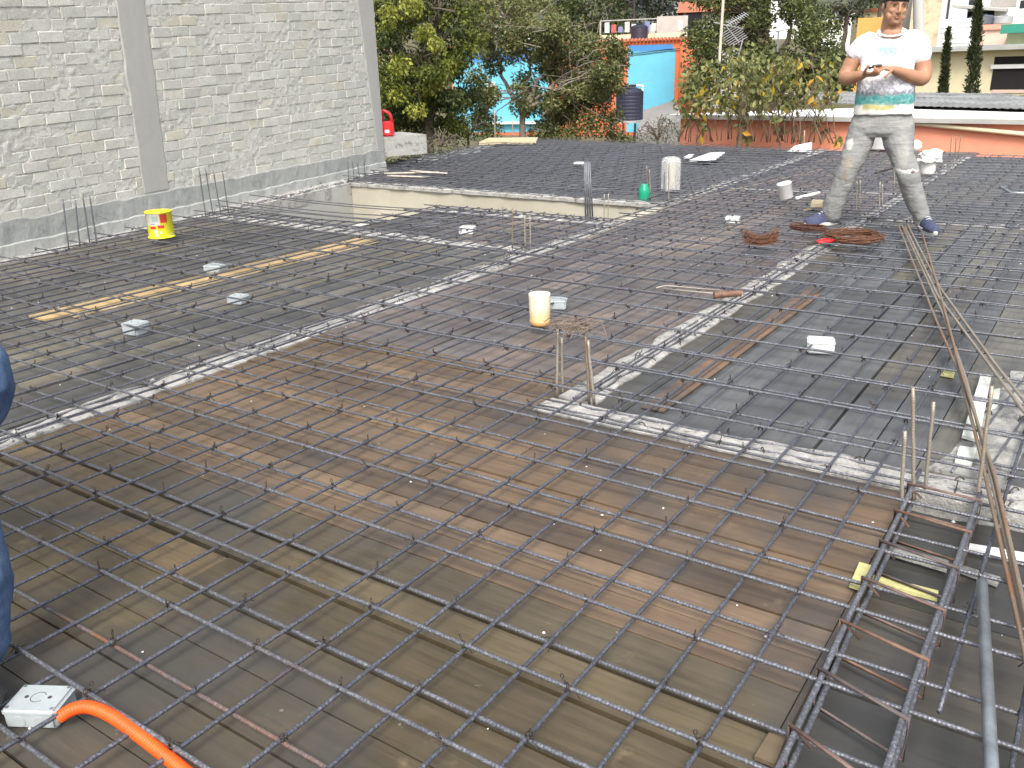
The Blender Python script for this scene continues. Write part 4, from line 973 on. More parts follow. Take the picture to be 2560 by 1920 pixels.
def face_parts(T, Rm, root, s=1.0):
    m_dark = simple('eyebrow_hair', (.016, .012, .010), .8, .1); m_lip = simple('lip', (.34, .150, .100), .5, .1); m_eye = simple('eye_white', (.30, .22, .18), .3, .05)
    for sx in (-1, 1):
        mb = MB(); limb(mb, [(T(sx * .013, -.0985, .030), .0018, .0015), (T(sx * .034, -.0945, .0385), .0024, .002), (T(sx * .056, -.0745, .033), .002, .002)], 8, 4); mb.build('eyebrow', m_dark, root, smooth=True)
        mb = MB(); ball(mb, T(sx * .031, -.0835, .012), .0120 * s, .007 * s, .0038 * s, Rm @ Matrix.Rotation(sx * .35, 3, 'Z')); e = mb.build('eye', m_eye, root, smooth=True)
        mb = MB(); ball(mb, T(sx * .033, -.0895, .012), .0046 * s, .004 * s, .0040 * s, Rm @ Matrix.Rotation(sx * .3, 3, 'Z')); mb.build('iris', m_dark, e, smooth=True)
        mb = MB(); limb(mb, [(T(sx * .019, -.0880, .0135), .001, .001), (T(sx * .032, -.0900, .0170), .0013, .0013), (T(sx * .045, -.081, .0135), .001, .001)], 6, 3); mb.build('eyelid', m_dark, e, smooth=True)
    mb = MB(); limb(mb, [(T(-.021, -.0895, -.0635), .0025, .002), (T(-.008, -.0985, -.0555), .004, .0035), (T(.008, -.0985, -.0555), .004, .0035), (T(.021, -.0895, -.0635), .0025, .002)], 8, 3); limb(mb, [(T(-.016, -.092, -.064), .003, .003), (T(0, -.0985, -.0665), .005, .004), (T(.016, -.092, -.064), .003, .003)], 8, 3)
    mb.build('lips', m_lip, root, smooth=True)
def hair_mesh(T, root, m):
    mb = MB(); prof = [(.018, .080, -.02, .100), (.026, .083, -.050, .104), (.040, .083, -.0955, .104), (.052, .083, -.096, .104), (.070, .080, -.092, .100), (.092, .068, -.078, .086), (.112, .050, -.052, .060), (.124, .026, -.026, .03)]
    rings = []
    for z, wx, yf, yb in prof:
        rings.append([T(wx * math.cos(a), (yb if math.sin(a) > 0 else yf) * abs(math.sin(a)) ** .9 * 1.0 + (0.0), z + (.006 * fbm(j * .9, z * 40))) for j, a in enumerate(np.linspace(0, 2 * math.pi, 30, endpoint=False))])
    mb.loft(rings); 
    for sx in (-1, 1): ball(mb, T(sx * .074, -.02, .012), .006, .016, .026); 
    ball(mb, T(0, .055, -.005), .066, .045, .045)
    return mb.build('hair', m, root, smooth=True)
def skin_mat(name, c, c2):
    t = NT(name); nz = t.noise(t.map(), 16, 4, .6); col = t.mix(t.ramp(nz, [(.4, 0), (.65, .6)]), c, c2)
    t.p.inputs['Subsurface Weight'].default_value = .12; t.p.inputs['Subsurface Radius'].default_value = (.012, .005, .003); t.p.inputs['Subsurface Scale'].default_value = .5
    return t.fin(col, .5, 0, .4)
M_skin = skin_mat('skin', (.40, .215, .13), (.33, .165, .095))
def shoe(root, heel, toe, col_m, sole_m, h=0.085, wid=0.046, zb=0.0, ankle=None):
    heel = Vector(heel); toe = Vector(toe); d = (toe - heel); d.z = 0; L = d.length; d.normalize(); s_ = Vector((d.y, -d.x, 0))
    prof = [(0.0, .026, .070), (.10, .034, .085), (.25, .037, .088), (.42, .040, .072), (.58, .045, .056), (.75, .047, .044), (.88, .043, .036), (.97, .030, .026), (1.0, .016, .020)]
    mb = MB(); rings = []
    for t, wv, hv in prof:
        c = heel + d * (t * L) + Vector((0, 0, zb + .022)); k = wid / .046
        rings.append([c + s_ * (math.cos(a) * wv * k) * (1.0 if math.sin(a) < .3 else .86) + Vector((0, 0, max(0, math.sin(a)) ** .8 * hv * h / .085 - (0.006 if math.sin(a) <= 0 else 0))) for a in np.linspace(0, 2 * math.pi, 18, endpoint=False)])
    mb.loft(rings); u = mb.build('shoe', col_m, root, smooth=True)
    mb = MB(); rings = []
    for z, k in ((0.0, .95), (.004, 1.02), (.022, 1.04), (.027, 1.0)):
        ring = []
        N = 26
        for j in range(N):
            a = 2 * math.pi * j / N; x = math.cos(a); t = .5 + .5 * x; wv = (.034 + .014 * t) * wid / .046
            ring.append(heel + d * (L * (.5 + .515 * x * k)) + s_ * (math.sin(a) * wv * (1 - .25 * max(0, x) ** 4) * 1.06 * k) + Vector((0, 0, zb + z)))
        rings.append(ring)
    mb.loft(rings); mb.build('sole', sole_m, u, smooth=False)
    m_l = plastic('shoe_lace', (.72, .72, .72), .8)
    mb = MB()
    for t in (.36, .44, .52, .60):
        hh = np.interp(t, [p[0] for p in prof], [p[2] for p in prof]) * h / .085; c = heel + d * (t * L) + Vector((0, 0, zb + .022 + hh + .001))
        mb.tube([c - s_ * .02 - Vector((0, 0, .006)), c, c + s_ * .02 - Vector((0, 0, .006))], .0032, 5)
    mb.build('laces', m_l, u, smooth=True)
    return u

# ---- the standing man
PO = Vector((-1.53, 7.08, 0.0)); PF = Vector((-PO.x, -PO.y, 0)).normalized(); PR_ = Vector((-PF.y, PF.x, 0))
if PR_.dot(rt) < 0: PR_ = -PR_
PRZ = math.atan2(PR_.y, PR_.x)
def mp(px, py, f=0.0):
    d = ray(px, py); c = Vector((0, 0, CAM_H)); t = ((PO - c).dot(PF) + f) / d.dot(PF); p = c + d * t - PO
    return Vector((p.dot(PR_), -f, p.z))
def loc_of(wp):
    p = Vector(wp) - PO; return Vector((p.dot(PR_), -p.dot(PF), p.z))
man = empty('person', PO, PRZ); tag(man, 'standing person in printed white T-shirt and torn grey jeans, looking down sideways, hands held together', 'person')
mb = MB()
hc = mp(2237, 17, .02); T1, RM1 = head_mesh(mb, hc, R_(20), R_(6), R_(4), 1.02)
nk0 = mp(2229, 62, -.02); nkb = mp(2228, 104, -.03)
limb(mb, [(nkb, .085, .070), (mp(2229, 84, -.025), .074, .068), (nk0, .070, .066), (mp(2232, 38, -.01), .062, .062)], 18, 3)
ball(mb, mp(2229, 86, .040), .070, .035, .045)
# torso core under the shirt keeps the body in one piece
limb(mb, [(mp(2210, 280, -.01), .14, .10), (mp(2212, 220, 0), .15, .11), (mp(2220, 150, -.01), .15, .10), (mp(2226, 108, -.02), .11, .07)], 18, 3)
limb(mb, [(mp(2175, 116, -.02), .045, .05), (mp(2226, 108, -.02), .055, .06), (mp(2286, 110, -.02), .045, .05)], 14, 3)
aL = [(mp(2162, 114, -.01), .048, .048), (mp(2134, 150, -.005), .060, .058), (mp(2119, 178, .01), .055, .054), (mp(2112, 194, .04), .050, .050), (mp(2126, 196, .11), .051, .048), (mp(2147, 190, .18), .040, .036), (mp(2164, 185, .225), .028, .025)]
aR = [(mp(2290, 112, -.02), .048, .048), (mp(2304, 150, -.02), .060, .058), (mp(2310, 180, .0), .055, .055), (mp(2304, 197, .04), .050, .051), (mp(2278, 191, .11), .052, .048), (mp(2250, 180, .18), .041, .036), (mp(2229, 173, .225), .028, .025)]
limb(mb, aL, 16, 4, ref=(0, 1, 0)); limb(mb, aR, 16, 4, ref=(0, 1, 0))
wl, wr = mp(2163, 186, .225), mp(2230, 173, .225)
hand(mb, wl, mp(2190, 186, .30) - wl, Vector((.3, 0, 1)), Vector((.3, -.6, .5)), 1.25, .165)
hand(mb, wr, mp(2198, 168, .29) - wr, Vector((-.2, .2, -1)), Vector((-.2, -.8, .2)), 1.15, .165)
body = mb.build('body', M_skin, man, smooth=True); remesh(body, .0042, 2)
face_parts(T1, RM1, man, 1.02)
hair_mesh(T1, man, simple('black_hair', (.014, .011, .010), .55, .3, 60))
# held tool
ht = empty('hand_tool', PO + PR_ * mp(2186, 166, .30).x + PF * .30 + Vector((0, 0, mp(2186, 166, .30).z)), PRZ); tag(ht, 'small dark tool held between the hands of the standing person', 'tool')
mb = MB(); limb(mb, [((-.03, -.01, -.012), .010, .008), ((.0, -.015, .0), .012, .009), ((.045, .0, .006), .009, .007)], 10, 3); mb.build('grip', M_wire, ht, smooth=True)
# T-shirt
mb = MB()
def ell(py, xl, xr, dep, f0=0.0):
    a = mp(xl, py, f0); b = mp(xr, py, f0); return ((a + b) / 2, (b - a).x / 2, dep)
secs = [ell(285, 2131, 2285, .135, .005), ell(255, 2135, 2287, .142, .015), ell(225, 2140, 2289, .145, .02), ell(190, 2146, 2288, .140, .015), ell(160, 2150, 2285, .132, .005), ell(135, 2150, 2290, .125, 0), ell(112, 2152, 2303, .108, -.01), ell(98, 2160, 2300, .088, -.02), ell(90, 2178, 2285, .072, -.03), ell(80, 2192, 2268, .058, -.045), ell(73, 2198, 2262, .050, -.05)]
rings = [[c + Vector((math.cos(a) * rx * (abs(math.cos(a)) ** 2.6 + abs(math.sin(a)) ** 2.6) ** (-1 / 2.6), math.sin(a) * ry * (abs(math.cos(a)) ** 2.6 + abs(math.sin(a)) ** 2.6) ** (-1 / 2.6), 0)) for a in np.linspace(0, 2 * math.pi, 36, endpoint=False)] for c, rx, ry in secs]
mb.loft(rings)
limb(mb, [(mp(2178, 104, -.015), .070, .070), (mp(2158, 112, -.01), .070, .070), (mp(2146, 124, -.005), .068, .068), (mp(2137, 134, -.003), .074, .072)], 18, 3, ref=(0, 1, 0))
limb(mb, [(mp(2276, 100, -.02), .072, .074), (mp(2288, 103, -.02), .074, .074), (mp(2296, 108, -.02), .070, .070), (mp(2301, 124, -.02), .069, .069), (mp(2303, 141, -.02), .075, .073)], 18, 3, ref=(0, 1, 0))
t = NT('printed_cotton'); sep = t.n('ShaderNodeSeparateXYZ'); t.l(t.co.outputs['Object'], sep.inputs[0]); X, Y, Z = sep.outputs; vo = t.map()
n1 = t.noise(vo, 9, 5, .7); n2 = t.noise(vo, 34, 5, .75, .6); n3 = t.noise(vo, 5, 3, .6)
zj = t.math('ADD', Z, t.math('MULTIPLY', t.math('SUBTRACT', n1, .5), .10)); n5 = t.noise(t.map((1, .3, 1)), 15, 4, .7, .4); zw = t.math('ADD', Z, t.math('ADD', t.math('MULTIPLY', t.math('SUBTRACT', n2, .5), .03), t.math('MULTIPLY', t.math('SUBTRACT', n5, .5), .07)))
front = t.math('LESS_THAN', Y, 0.02)
def band_(zv, z0, z1, soft=.02):
    r_ = t.n('ShaderNodeMapRange', interpolation_type='SMOOTHSTEP'); r_.inputs[1].default_value = z0 - soft; r_.inputs[2].default_value = z0 + soft; t.l(zv, r_.inputs[0])
    r2 = t.n('ShaderNodeMapRange', interpolation_type='SMOOTHSTEP'); r2.inputs[1].default_value = z1 - soft; r2.inputs[2].default_value = z1 + soft; r2.inputs[3].default_value = 1; r2.inputs[4].default_value = 0; t.l(zv, r2.inputs[0])
    return t.math('MULTIPLY', r_.outputs[0], r2.outputs[0])
zt = lambda py: mp(2210, py, .12).z
xt = lambda px: mp(px, 180, .12).x
col = (.80, .80, .79)
# pale grey/lilac mountains, teal sea, yellow sand
mount = t.math('MULTIPLY', band_(zj, zt(246), zt(196), .03), t.ramp(n2, [(.40, 0), (.54, .95)]))
col = t.mix(mount, col, (.36, .36, .45))
ridge = t.math('MULTIPLY', band_(zw, zt(248), zt(226), .012), t.ramp(n2, [(.40, .3), (.58, 1)])); col = t.mix(ridge, col, (.20, .22, .25))
upw = t.math('MULTIPLY', t.math('MULTIPLY', band_(zj, zt(190), zt(125), .03), t.math('GREATER_THAN', t.math('ABSOLUTE', t.math('SUBTRACT', X, xt(2215))), .085)), t.ramp(n1, [(.47, 0), (.62, .45)])); col = t.mix(upw, col, (.45, .46, .58))
sea = t.math('MULTIPLY', band_(zw, zt(262), zt(236), .010), 1.0); col = t.mix(sea, col, t.mix(t.ramp(n2, [(.4, 0), (.6, 1)]), (.06, .28, .28), (.22, .45, .42)))
xm = t.math('LESS_THAN', t.math('ABSOLUTE', t.math('SUBTRACT', X, xt(2205))), .105); sand = t.math('MULTIPLY', t.math('MULTIPLY', band_(zw, zt(274), zt(262), .008), xm), t.ramp(n2, [(.35, .2), (.5, 1)])); col = t.mix(sand, col, (.56, .52, .12))
cr = t.math('MULTIPLY', band_(Z, zt(290), zt(263), .02), .25); col = t.mix(cr, col, (.72, .68, .50))
# emblem and faint lettering on the chest
xe = t.math('ABSOLUTE', t.math('SUBTRACT', X, xt(2213))); emb = t.math('MULTIPLY', t.math('MULTIPLY', band_(Z, zt(136), zt(115), .003), t.math('LESS_THAN', xe, .062)), t.ramp(n2, [(.38, .15), (.52, 1)])); col = t.mix(emb, col, (.26, .58, .55))
txt = t.math('MULTIPLY', t.math('MULTIPLY', band_(Z, zt(111), zt(104), .002), t.math('LESS_THAN', xe, .090)), t.ramp(t.noise(t.map((1, .1, .3)), 150, 1, .3), [(.46, 0), (.50, .6)])); col = t.mix(txt, col, (.38, .38, .40))
col = t.mix(front, (.80, .80, .79), col)
M_shirt = t.fin(col, .85, 0, .2)
sh = mb.build('shirt', M_shirt, man, smooth=True); remesh(sh, .007, 3, .022, .11)
mb = MB(); c = mp(2229, 78, .0); mb.tube([c + Vector((.088 * math.cos(a), .078 * math.sin(a) - .008, .004 + .034 * math.sin(a) * (1.15 if math.sin(a) < 0 else .6))) for a in np.linspace(0, 2 * math.pi, 32)], .0075, 6); mb.build('collar', simple('white_cotton', (.80, .80, .79), .85, .05), man, smooth=True)
# jeans
mb = MB()
secs = [ell(276, 2140, 2277, .118, 0), ell(292, 2131, 2283, .124, 0), ell(312, 2124, 2287, .13, 0), ell(330, 2119, 2288, .125, 0), ell(342, 2130, 2280, .10, 0)]
mb.loft([ringpts(c, Vector((1, 0, 0)), Vector((0, 1, 0)), rx, ry, 28, 2.4) for c, rx, ry in secs])
def leg(rows, fs):
    js = []
    for (py, xl, xr), f in zip(rows, fs):
        a = mp(xl, py, f); b = mp(xr, py, f); js.append(((a + b) / 2, (b - a).x / 2 * .98, (b - a).x / 2 * 1.0))
    return js
LL = leg([(322, 2120, 2196), (354, 2111, 2186), (390, 2101, 2169), (430, 2092, 2145), (469, 2075, 2129), (503, 2060, 2115), (524, 2055, 2106), (538, 2055, 2104)], [0, .01, .03, .05, .03, .01, .0, -.02])
RL = leg([(322, 2200, 2289), (354, 2207, 2288), (390, 2223, 2287), (430, 2238, 2300), (469, 2250, 2307), (503, 2263, 2316), (535, 2279, 2325), (556, 2284, 2322)], [0, .02, .05, .07, .04, .02, .0, -.01])
limb(mb, LL, 20, 4); limb(mb, RL, 20, 4)
t = NT('faded_grey_denim'); sep = t.n('ShaderNodeSeparateXYZ'); t.l(t.co.outputs['Object'], sep.inputs[0]); X, Y, Z = sep.outputs; vo = t.map(); n1 = t.noise(vo, 5, 5, .65); n2 = t.noise(t.map((1, 1, .4)), 150, 3, .6); n3 = t.noise(vo, 14, 4, .7)
col = t.mix(t.ramp(n1, [(.35, 0), (.65, 1)]), (.25, .255, .25), (.31, .315, .305)); col = t.mix(t.ramp(n2, [(.35, .18), (.6, 0)]), col, (.10, .105, .11))
def blob(px, py, rx_, rz_, f=.1):
    c = mp(px, py, f); dx = t.math('DIVIDE', t.math('SUBTRACT', X, c.x), rx_); dz = t.math('DIVIDE', t.math('SUBTRACT', t.math('ADD', Z, t.math('MULTIPLY', t.math('SUBTRACT', n3, .5), .10)), c.z), rz_)
    q = t.math('ADD', t.math('MULTIPLY', dx, dx), t.math('MULTIPLY', dz, dz)); r_ = t.n('ShaderNodeMapRange', interpolation_type='SMOOTHSTEP'); r_.inputs[1].default_value = .35; r_.inputs[2].default_value = 1.1; r_.inputs[3].default_value = 1; r_.inputs[4].default_value = 0; t.l(q, r_.inputs[0]); q = t.math('MULTIPLY', r_.outputs[0], t.math('LESS_THAN', Y, 0.0)); return q
col = t.mix(t.math('MULTIPLY', blob(2150, 310, .11, .05), .22), col, (.50, .49, .46)); col = t.mix(t.math('MULTIPLY', blob(2250, 310, .11, .05), .22), col, (.50, .49, .46))
col = t.mix(blob(2124, 362, .028, .050), col, (.62, .61, .57)); col = t.mix(t.math('MULTIPLY', blob(2120, 408, .045, .06), .5), col, (.36, .30, .22)); col = t.mix(t.math('MULTIPLY', blob(2113, 440, .03, .05), .5), col, (.24, .18, .12))
col = t.mix(blob(2262, 426, .10, .02), col, (.66, .65, .61)); col = t.mix(blob(2282, 428, .02, .012), col, (.12, .10, .09)); col = t.mix(t.math('MULTIPLY', blob(2256, 380, .05, .17), .22), col, (.48, .47, .42))
nf = t.noise(t.map((2.2, 2.2, 8.5), rot=(0, R_(14), 0)), 2.0, 4, .6, 1.2); t.bump(t.math('ADD', nf, t.math('MULTIPLY', n2, .04)), .32, .04); M_jean = t.fin(col, .9, 0, .15)
jn = mb.build('jeans', M_jean, man, smooth=True); remesh(jn, .0065, 3, .011, .06)
M_blue = simple('navy_canvas', (.055, .065, .125), .85, .4, 40); M_sole = simple('white_rubber', (.66, .66, .60), .6, .15, 30)
shoe(man, loc_of(G(2092, 560, .058)), loc_of(G(2012, 566, .058)), M_blue, M_sole, .115, .054, 0.0)
shoe(man, loc_of(G(2292, 562, .058)), loc_of(G(2338, 588, .058)), M_blue, M_sole, .105, .052, 0.0)

# ---- the second worker at the left edge, seen only by one leg
W2 = at(-80, 1700, 1.98); W2.z = 0
man2 = empty('person', W2, math.atan2(rt.y, rt.x)); tag(man2, 'person in blue jeans and dark boots at the left edge, only one leg in view', 'person')
P2F = Vector((-W2.x, -W2.y, 0)).normalized(); P2R = Vector((-P2F.y, P2F.x, 0)); P2R = P2R if P2R.dot(rt) > 0 else -P2R
man2.rotation_euler = (0, 0, math.atan2(P2R.y, P2R.x))
def m2(px, py, f=0.0):
    d = ray(px - 26, py); c = Vector((0, 0, CAM_H)); t = ((W2 - c).dot(P2F) + f) / d.dot(P2F); p = c + d * t - W2; return Vector((p.dot(P2R), -f, p.z))
mb = MB()
def j2(px, py, r_, f=0): return (m2(px, py, f), r_, r_)
near = [j2(-470, 690, .11, -.20), j2(-260, 800, .10, -.08), j2(-66, 935, .084, .03), j2(-86, 1080, .071, .03), j2(-80, 1230, .068, .0), j2(-44, 1400, .074, -.02), j2(-46, 1540, .076, -.02), j2(-52, 1622, .078, -.02)]
limb(mb, near, 20, 4)
h0 = near[0][0] + Vector((-.22, .05, 0)); far_ = [(h0, .11, .11), (h0 + Vector((-.05, 0, -.25)), .095, .095), (h0 + Vector((-.10, .02, -.45)), .075, .075), (h0 + Vector((-.12, .08, -.62)), .074, .074), (Vector((h0.x - .12, h0.y + .12, .14)), .077, .077)]; limb(mb, far_, 20, 4)
hipc = (near[0][0] + far_[0][0]) / 2 + Vector((0, 0, .05))
limb(mb, [(hipc + Vector((0, 0, -.08)), .17, .12), (hipc, .19, .13), (hipc + Vector((0, 0, .12)), .165, .115)], 22, 3, ref=(1, 0, 0))
t = NT('blue_denim'); n1 = t.noise(t.map(), 7, 5, .7); n2 = t.noise(t.map(), 220, 3, .6); col = t.mix(t.ramp(n1, [(.35, 0), (.68, 1)]), (.055, .095, .18), (.14, .225, .38)); col = t.mix(t.ramp(n2, [(.4, .3), (.6, 0)]), col, (.03, .05, .11)); t.bump(n2, .3, .003)
o = mb.build('jeans', t.fin(col, .9, 0, .15), man2, smooth=True); remesh(o, .008, 3, .028, .10)
mb = MB()
top = hipc + Vector((0, 0, .12)); sh_ = hipc + Vector((-.16, .0, .54))
limb(mb, [(top - Vector((0, 0, .05)), .17, .125), (top + Vector((0, 0, .15)), .175, .13), (top + Vector((0, 0, .32)), .19, .125), (sh_ - Vector((0, 0, .06)), .17, .09), (sh_ + Vector((0, 0, .0)), .09, .07)], 22, 3, ref=(1, 0, 0))
for sx in (-1, 1): limb(mb, [(sh_ + Vector((sx * .14, 0, -.07)), .07, .07), (sh_ + Vector((sx * .22, -.005, -.12)), .07, .07), (sh_ + Vector((sx * .25 - .01, -.02, -.24)), .070, .070)], 16, 3)
o = mb.build('shirt', simple('grey_work_shirt', (.20, .21, .23), .9, .2, 12), man2, smooth=True); remesh(o, .009, 3, .02, .1)
mb = MB(); hc2 = sh_ + Vector((0, -.02, .22)); T2, RM2 = head_mesh(mb, hc2, R_(60), R_(14)); limb(mb, [(sh_ + Vector((0, 0, -.06)), .08, .07), (sh_ + Vector((0, -.01, .06)), .056, .058), (hc2 - Vector((0, 0, .07)), .054, .056)], 16, 3)
limb(mb, [(top - Vector((0, 0, .02)), .13, .09), (top + Vector((0, 0, .3)), .15, .09), (sh_ - Vector((0, 0, .05)), .10, .06)], 16, 3)
for sx in (-1, 1):
    s0 = sh_ + Vector((sx * .235, -.01, -.12)); e0 = s0 + (Vector((-.08, -.03, -.27)) if sx < 0 else Vector((.03, -.13, -.25))); w0_ = e0 + (Vector((-.06, -.20, -.12)) if sx < 0 else Vector((-.05, -.22, -.06)))
    limb(mb, [(sh_ + Vector((sx * .12, 0, -.08)), .05, .05), (s0, .052, .052), (e0, .045, .045), (e0.lerp(w0_, .4), .045, .042), (w0_, .028, .026)], 14, 3); hand(mb, w0_, (0, -.2, -1), (-sx, 0, 0), (0, -1, 0), .5)
o = mb.build('body', M_skin, man2, smooth=True); remesh(o, .0055, 2); face_parts(T2, RM2, man2); hair_mesh(T2, man2, simple('dark_hair', (.014, .011, .010), .55, .3, 60))
M_boot = simple('dusty_black_leather', (.030, .030, .030), .6, .5, 20); M_bsole = simple('dark_rubber', (.05, .048, .045), .8, .2, 30)
a = near[-1][0]; 
shoe(man2, m2(-120, 1730, -.03) * Vector((1, 1, 0)) if False else Vector((a.x - .085, a.y + .06, .056)), Vector((a.x + .015, a.y - .18, .056)), M_boot, M_bsole, .115, .052)
fa = far_[-1][0]; shoe(man2, Vector((fa.x - .10, fa.y + .03, .056)), Vector((fa.x + .10, fa.y - .16, .056)), M_boot, M_bsole, .11, .056)

# ------------------------------------------------------------------ surroundings
def leaf_mat(name):
    t = NT(name); bc = t.attr('bc'); d = t.n('ShaderNodeBsdfTranslucent'); mx = t.n('ShaderNodeMixShader'); mx.inputs[0].default_value = .30
    t.l(bc, d.inputs[0]); t.l(t.p.outputs[0], mx.inputs[1]); t.l(d.outputs[0], mx.inputs[2]); t.l(mx.outputs[0], t.out.inputs[0])
    t.fin(bc, .5, 0, .35); return t.m
M_leaf = leaf_mat('leaf'); M_bark = simple('bark', (.12, .095, .07), .9, .4, 14, .6); M_twig = simple('grey_twig', (.26, .22, .18), .9, .3, 14); M_stem = simple('brown_stem', (.17, .125, .085), .9, .3, 14)
def leaves(mb, c, rad, n, size, pal, r, droop=0.0, asp=.5, flat=.8):
    c = Vector(c)
    for _ in range(n):
        v = Vector((r.gauss(0, 1), r.gauss(0, 1), r.gauss(0, 1))).normalized() * (r.random() ** .45); p = c + Vector((v.x * rad[0], v.y * rad[1], v.z * rad[2]))
        d = Vector((r.gauss(0, 1), r.gauss(0, 1), r.gauss(0, .7) - droop)).normalized(); s = Vector((r.gauss(0, 1), r.gauss(0, 1), r.gauss(0, 1))); s = (s - d * s.dot(d)).normalized(); nn = d.cross(s)
        L = size * r.uniform(.65, 1.3); wd = L * asp; k = r.uniform(.75, 1.25); col = r.choice(pal); col = tuple(x * k for x in col)
        a = p; b = p + d * L; m0 = p + d * L * .45 + s * wd * .5 + nn * L * .07; m1 = p + d * L * .45 - s * wd * .5 + nn * L * .07
        if L > .08: 
            mid = p + d * L * .5; mb.add([a, m0, b, m1, mid], [(0, 1, 4), (1, 2, 4), (2, 3, 4), (3, 0, 4)], 0, col)
        else: mb.add([a, m0, b, m1], [(0, 1, 2, 3)], 0, col)
def limbs(mb, base, tips, r0, r, wig=.12, n=6):
    base = Vector(base)
    for tp, rr in tips:
        tp = Vector(tp); N = 7; L = (tp - base).length; pts = []; rad = []
        for k in range(N + 1):
            t = k / N; p = base.lerp(tp, t); p += Vector((r.gauss(0, 1), r.gauss(0, 1), r.gauss(0, .4))) * wig * L * .18 * math.sin(math.pi * t); p.z += L * .06 * math.sin(math.pi * t); pts.append(p); rad.append(r0 * (1 - t) + rr * t)
        mb.tube(pts, rad, n)
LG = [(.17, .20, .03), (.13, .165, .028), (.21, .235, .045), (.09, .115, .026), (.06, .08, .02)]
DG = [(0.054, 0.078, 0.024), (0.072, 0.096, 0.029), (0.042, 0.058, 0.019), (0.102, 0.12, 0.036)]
OLV = [(0.176, 0.203, 0.068), (0.223, 0.238, 0.088), (0.135, 0.154, 0.054), (0.243, 0.231, 0.101), (0.108, 0.129, 0.047)]
BG = [(.06, .075, .05), (.05, .062, .045), (.085, .095, .055), (.10, .11, .05)]
def tree(name, label, cat, d0, dd, blobs, dens, size, pal, trunk_px, seed, group=None, droop=.5, trunk_r=.10, branch=True, bark=None, twigs=0, asp=.5):
    """blobs: (px, py, radius px, [palette]) placed at distances d0 +- dd"""
    r = random.Random(seed); base = at(trunk_px[0], trunk_px[1], d0); gz = ground_z(base.x, base.y) - .1
    root = empty(name, (base.x, base.y, gz)); tag(root, label, cat, group); off = Vector((base.x, base.y, gz)); mb = MB(); tips = []
    for b in blobs:
        px, py, rp = b[:3]; pl = b[3] if len(b) > 3 else pal; d = d0 + r.uniform(-dd, dd) + (b[4] if len(b) > 4 else 0); c = at(px, py, d); R = rp * d * 1.05 / CAM_F
        rad = (R, R * 1.05, R * .8)
        leaves(mb, c - off, rad, int(dens * R * R * R * 0.5 + dens * R * R * .8), size, pl, r, droop, asp); tips.append((c - off, .012))
    mb.build('crown', M_leaf, root)
    mb = MB(); fork = at(trunk_px[0] + r.uniform(-8, 8), trunk_px[2], d0) - off
    limbs(mb, Vector((0, 0, 0)), [(fork, trunk_r * .7)], trunk_r, r, .05, 8)
    mb.build('trunk', bark or M_bark, root, smooth=True)
    mb = MB()
    if branch:
        stems_ = []
        for p in [t_[0] for t_ in r.sample(tips, min(7, len(tips)))]:
            q_ = fork.lerp(p, .62) + Vector((0, 0, .25)); limbs(mb, fork, [(q_, trunk_r * .32)], trunk_r * .55, r, .3, 6); stems_.append(q_)
        for p, _ in tips:
            s_ = min(stems_, key=lambda q: (q - p).length); limbs(mb, s_, [(p, .006)], trunk_r * .2, r, .4, 4)
    for _ in range(twigs):
        p, _q = r.choice(tips); q = p + Vector((r.gauss(0, .5), r.gauss(0, .5), abs(r.gauss(.35, .35)))) * 1.0; mb.tube([p.lerp(q, t) + Vector((r.gauss(0, .02), r.gauss(0, .02), 0)) for t in np.linspace(-.4, 1, 6)], [.010, .009, .007, .006, .005, .003], 4)
    mb.build('branches', bark or M_bark, root, smooth=True)
    return root
r = random.Random(77)
# tree 1 : dense glossy tree beside the wall
bl = []
for k in range(80):
    x = r.uniform(945, 1190); y = r.uniform(-60, 330); lim = 1190 - max(0, (y - 250)) * .5
    if x > lim: continue
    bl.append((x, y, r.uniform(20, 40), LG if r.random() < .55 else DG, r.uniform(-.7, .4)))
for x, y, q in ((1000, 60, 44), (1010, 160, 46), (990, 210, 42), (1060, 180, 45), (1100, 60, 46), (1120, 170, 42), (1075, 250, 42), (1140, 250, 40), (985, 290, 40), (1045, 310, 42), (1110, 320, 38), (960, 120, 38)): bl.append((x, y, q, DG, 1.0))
for x, y, q in ((1060, 80, 26), (1000, 165, 30), (1075, 215, 28), (1118, 165, 22), (975, 30, 28), (1030, 10, 30), (1000, 235, 30), (1090, 110, 22), (1040, 275, 26), (965, 65, 22)): bl.append((x, y, q, [(.30, .32, .06), (.24, .27, .05), (.35, .35, .07), (.19, .22, .04)], -1.3))  # brighter front tufts: sunlit highlights put into the leaf colour
tree('leafy_tree', 'dense leafy tree with yellow green tufts coloured as sunlit right beside the brick wall', 'tree', 19.5, .8, bl, 4200, .085, LG, (1075, 330, 250), 1, droop=1.1, trunk_r=.14)
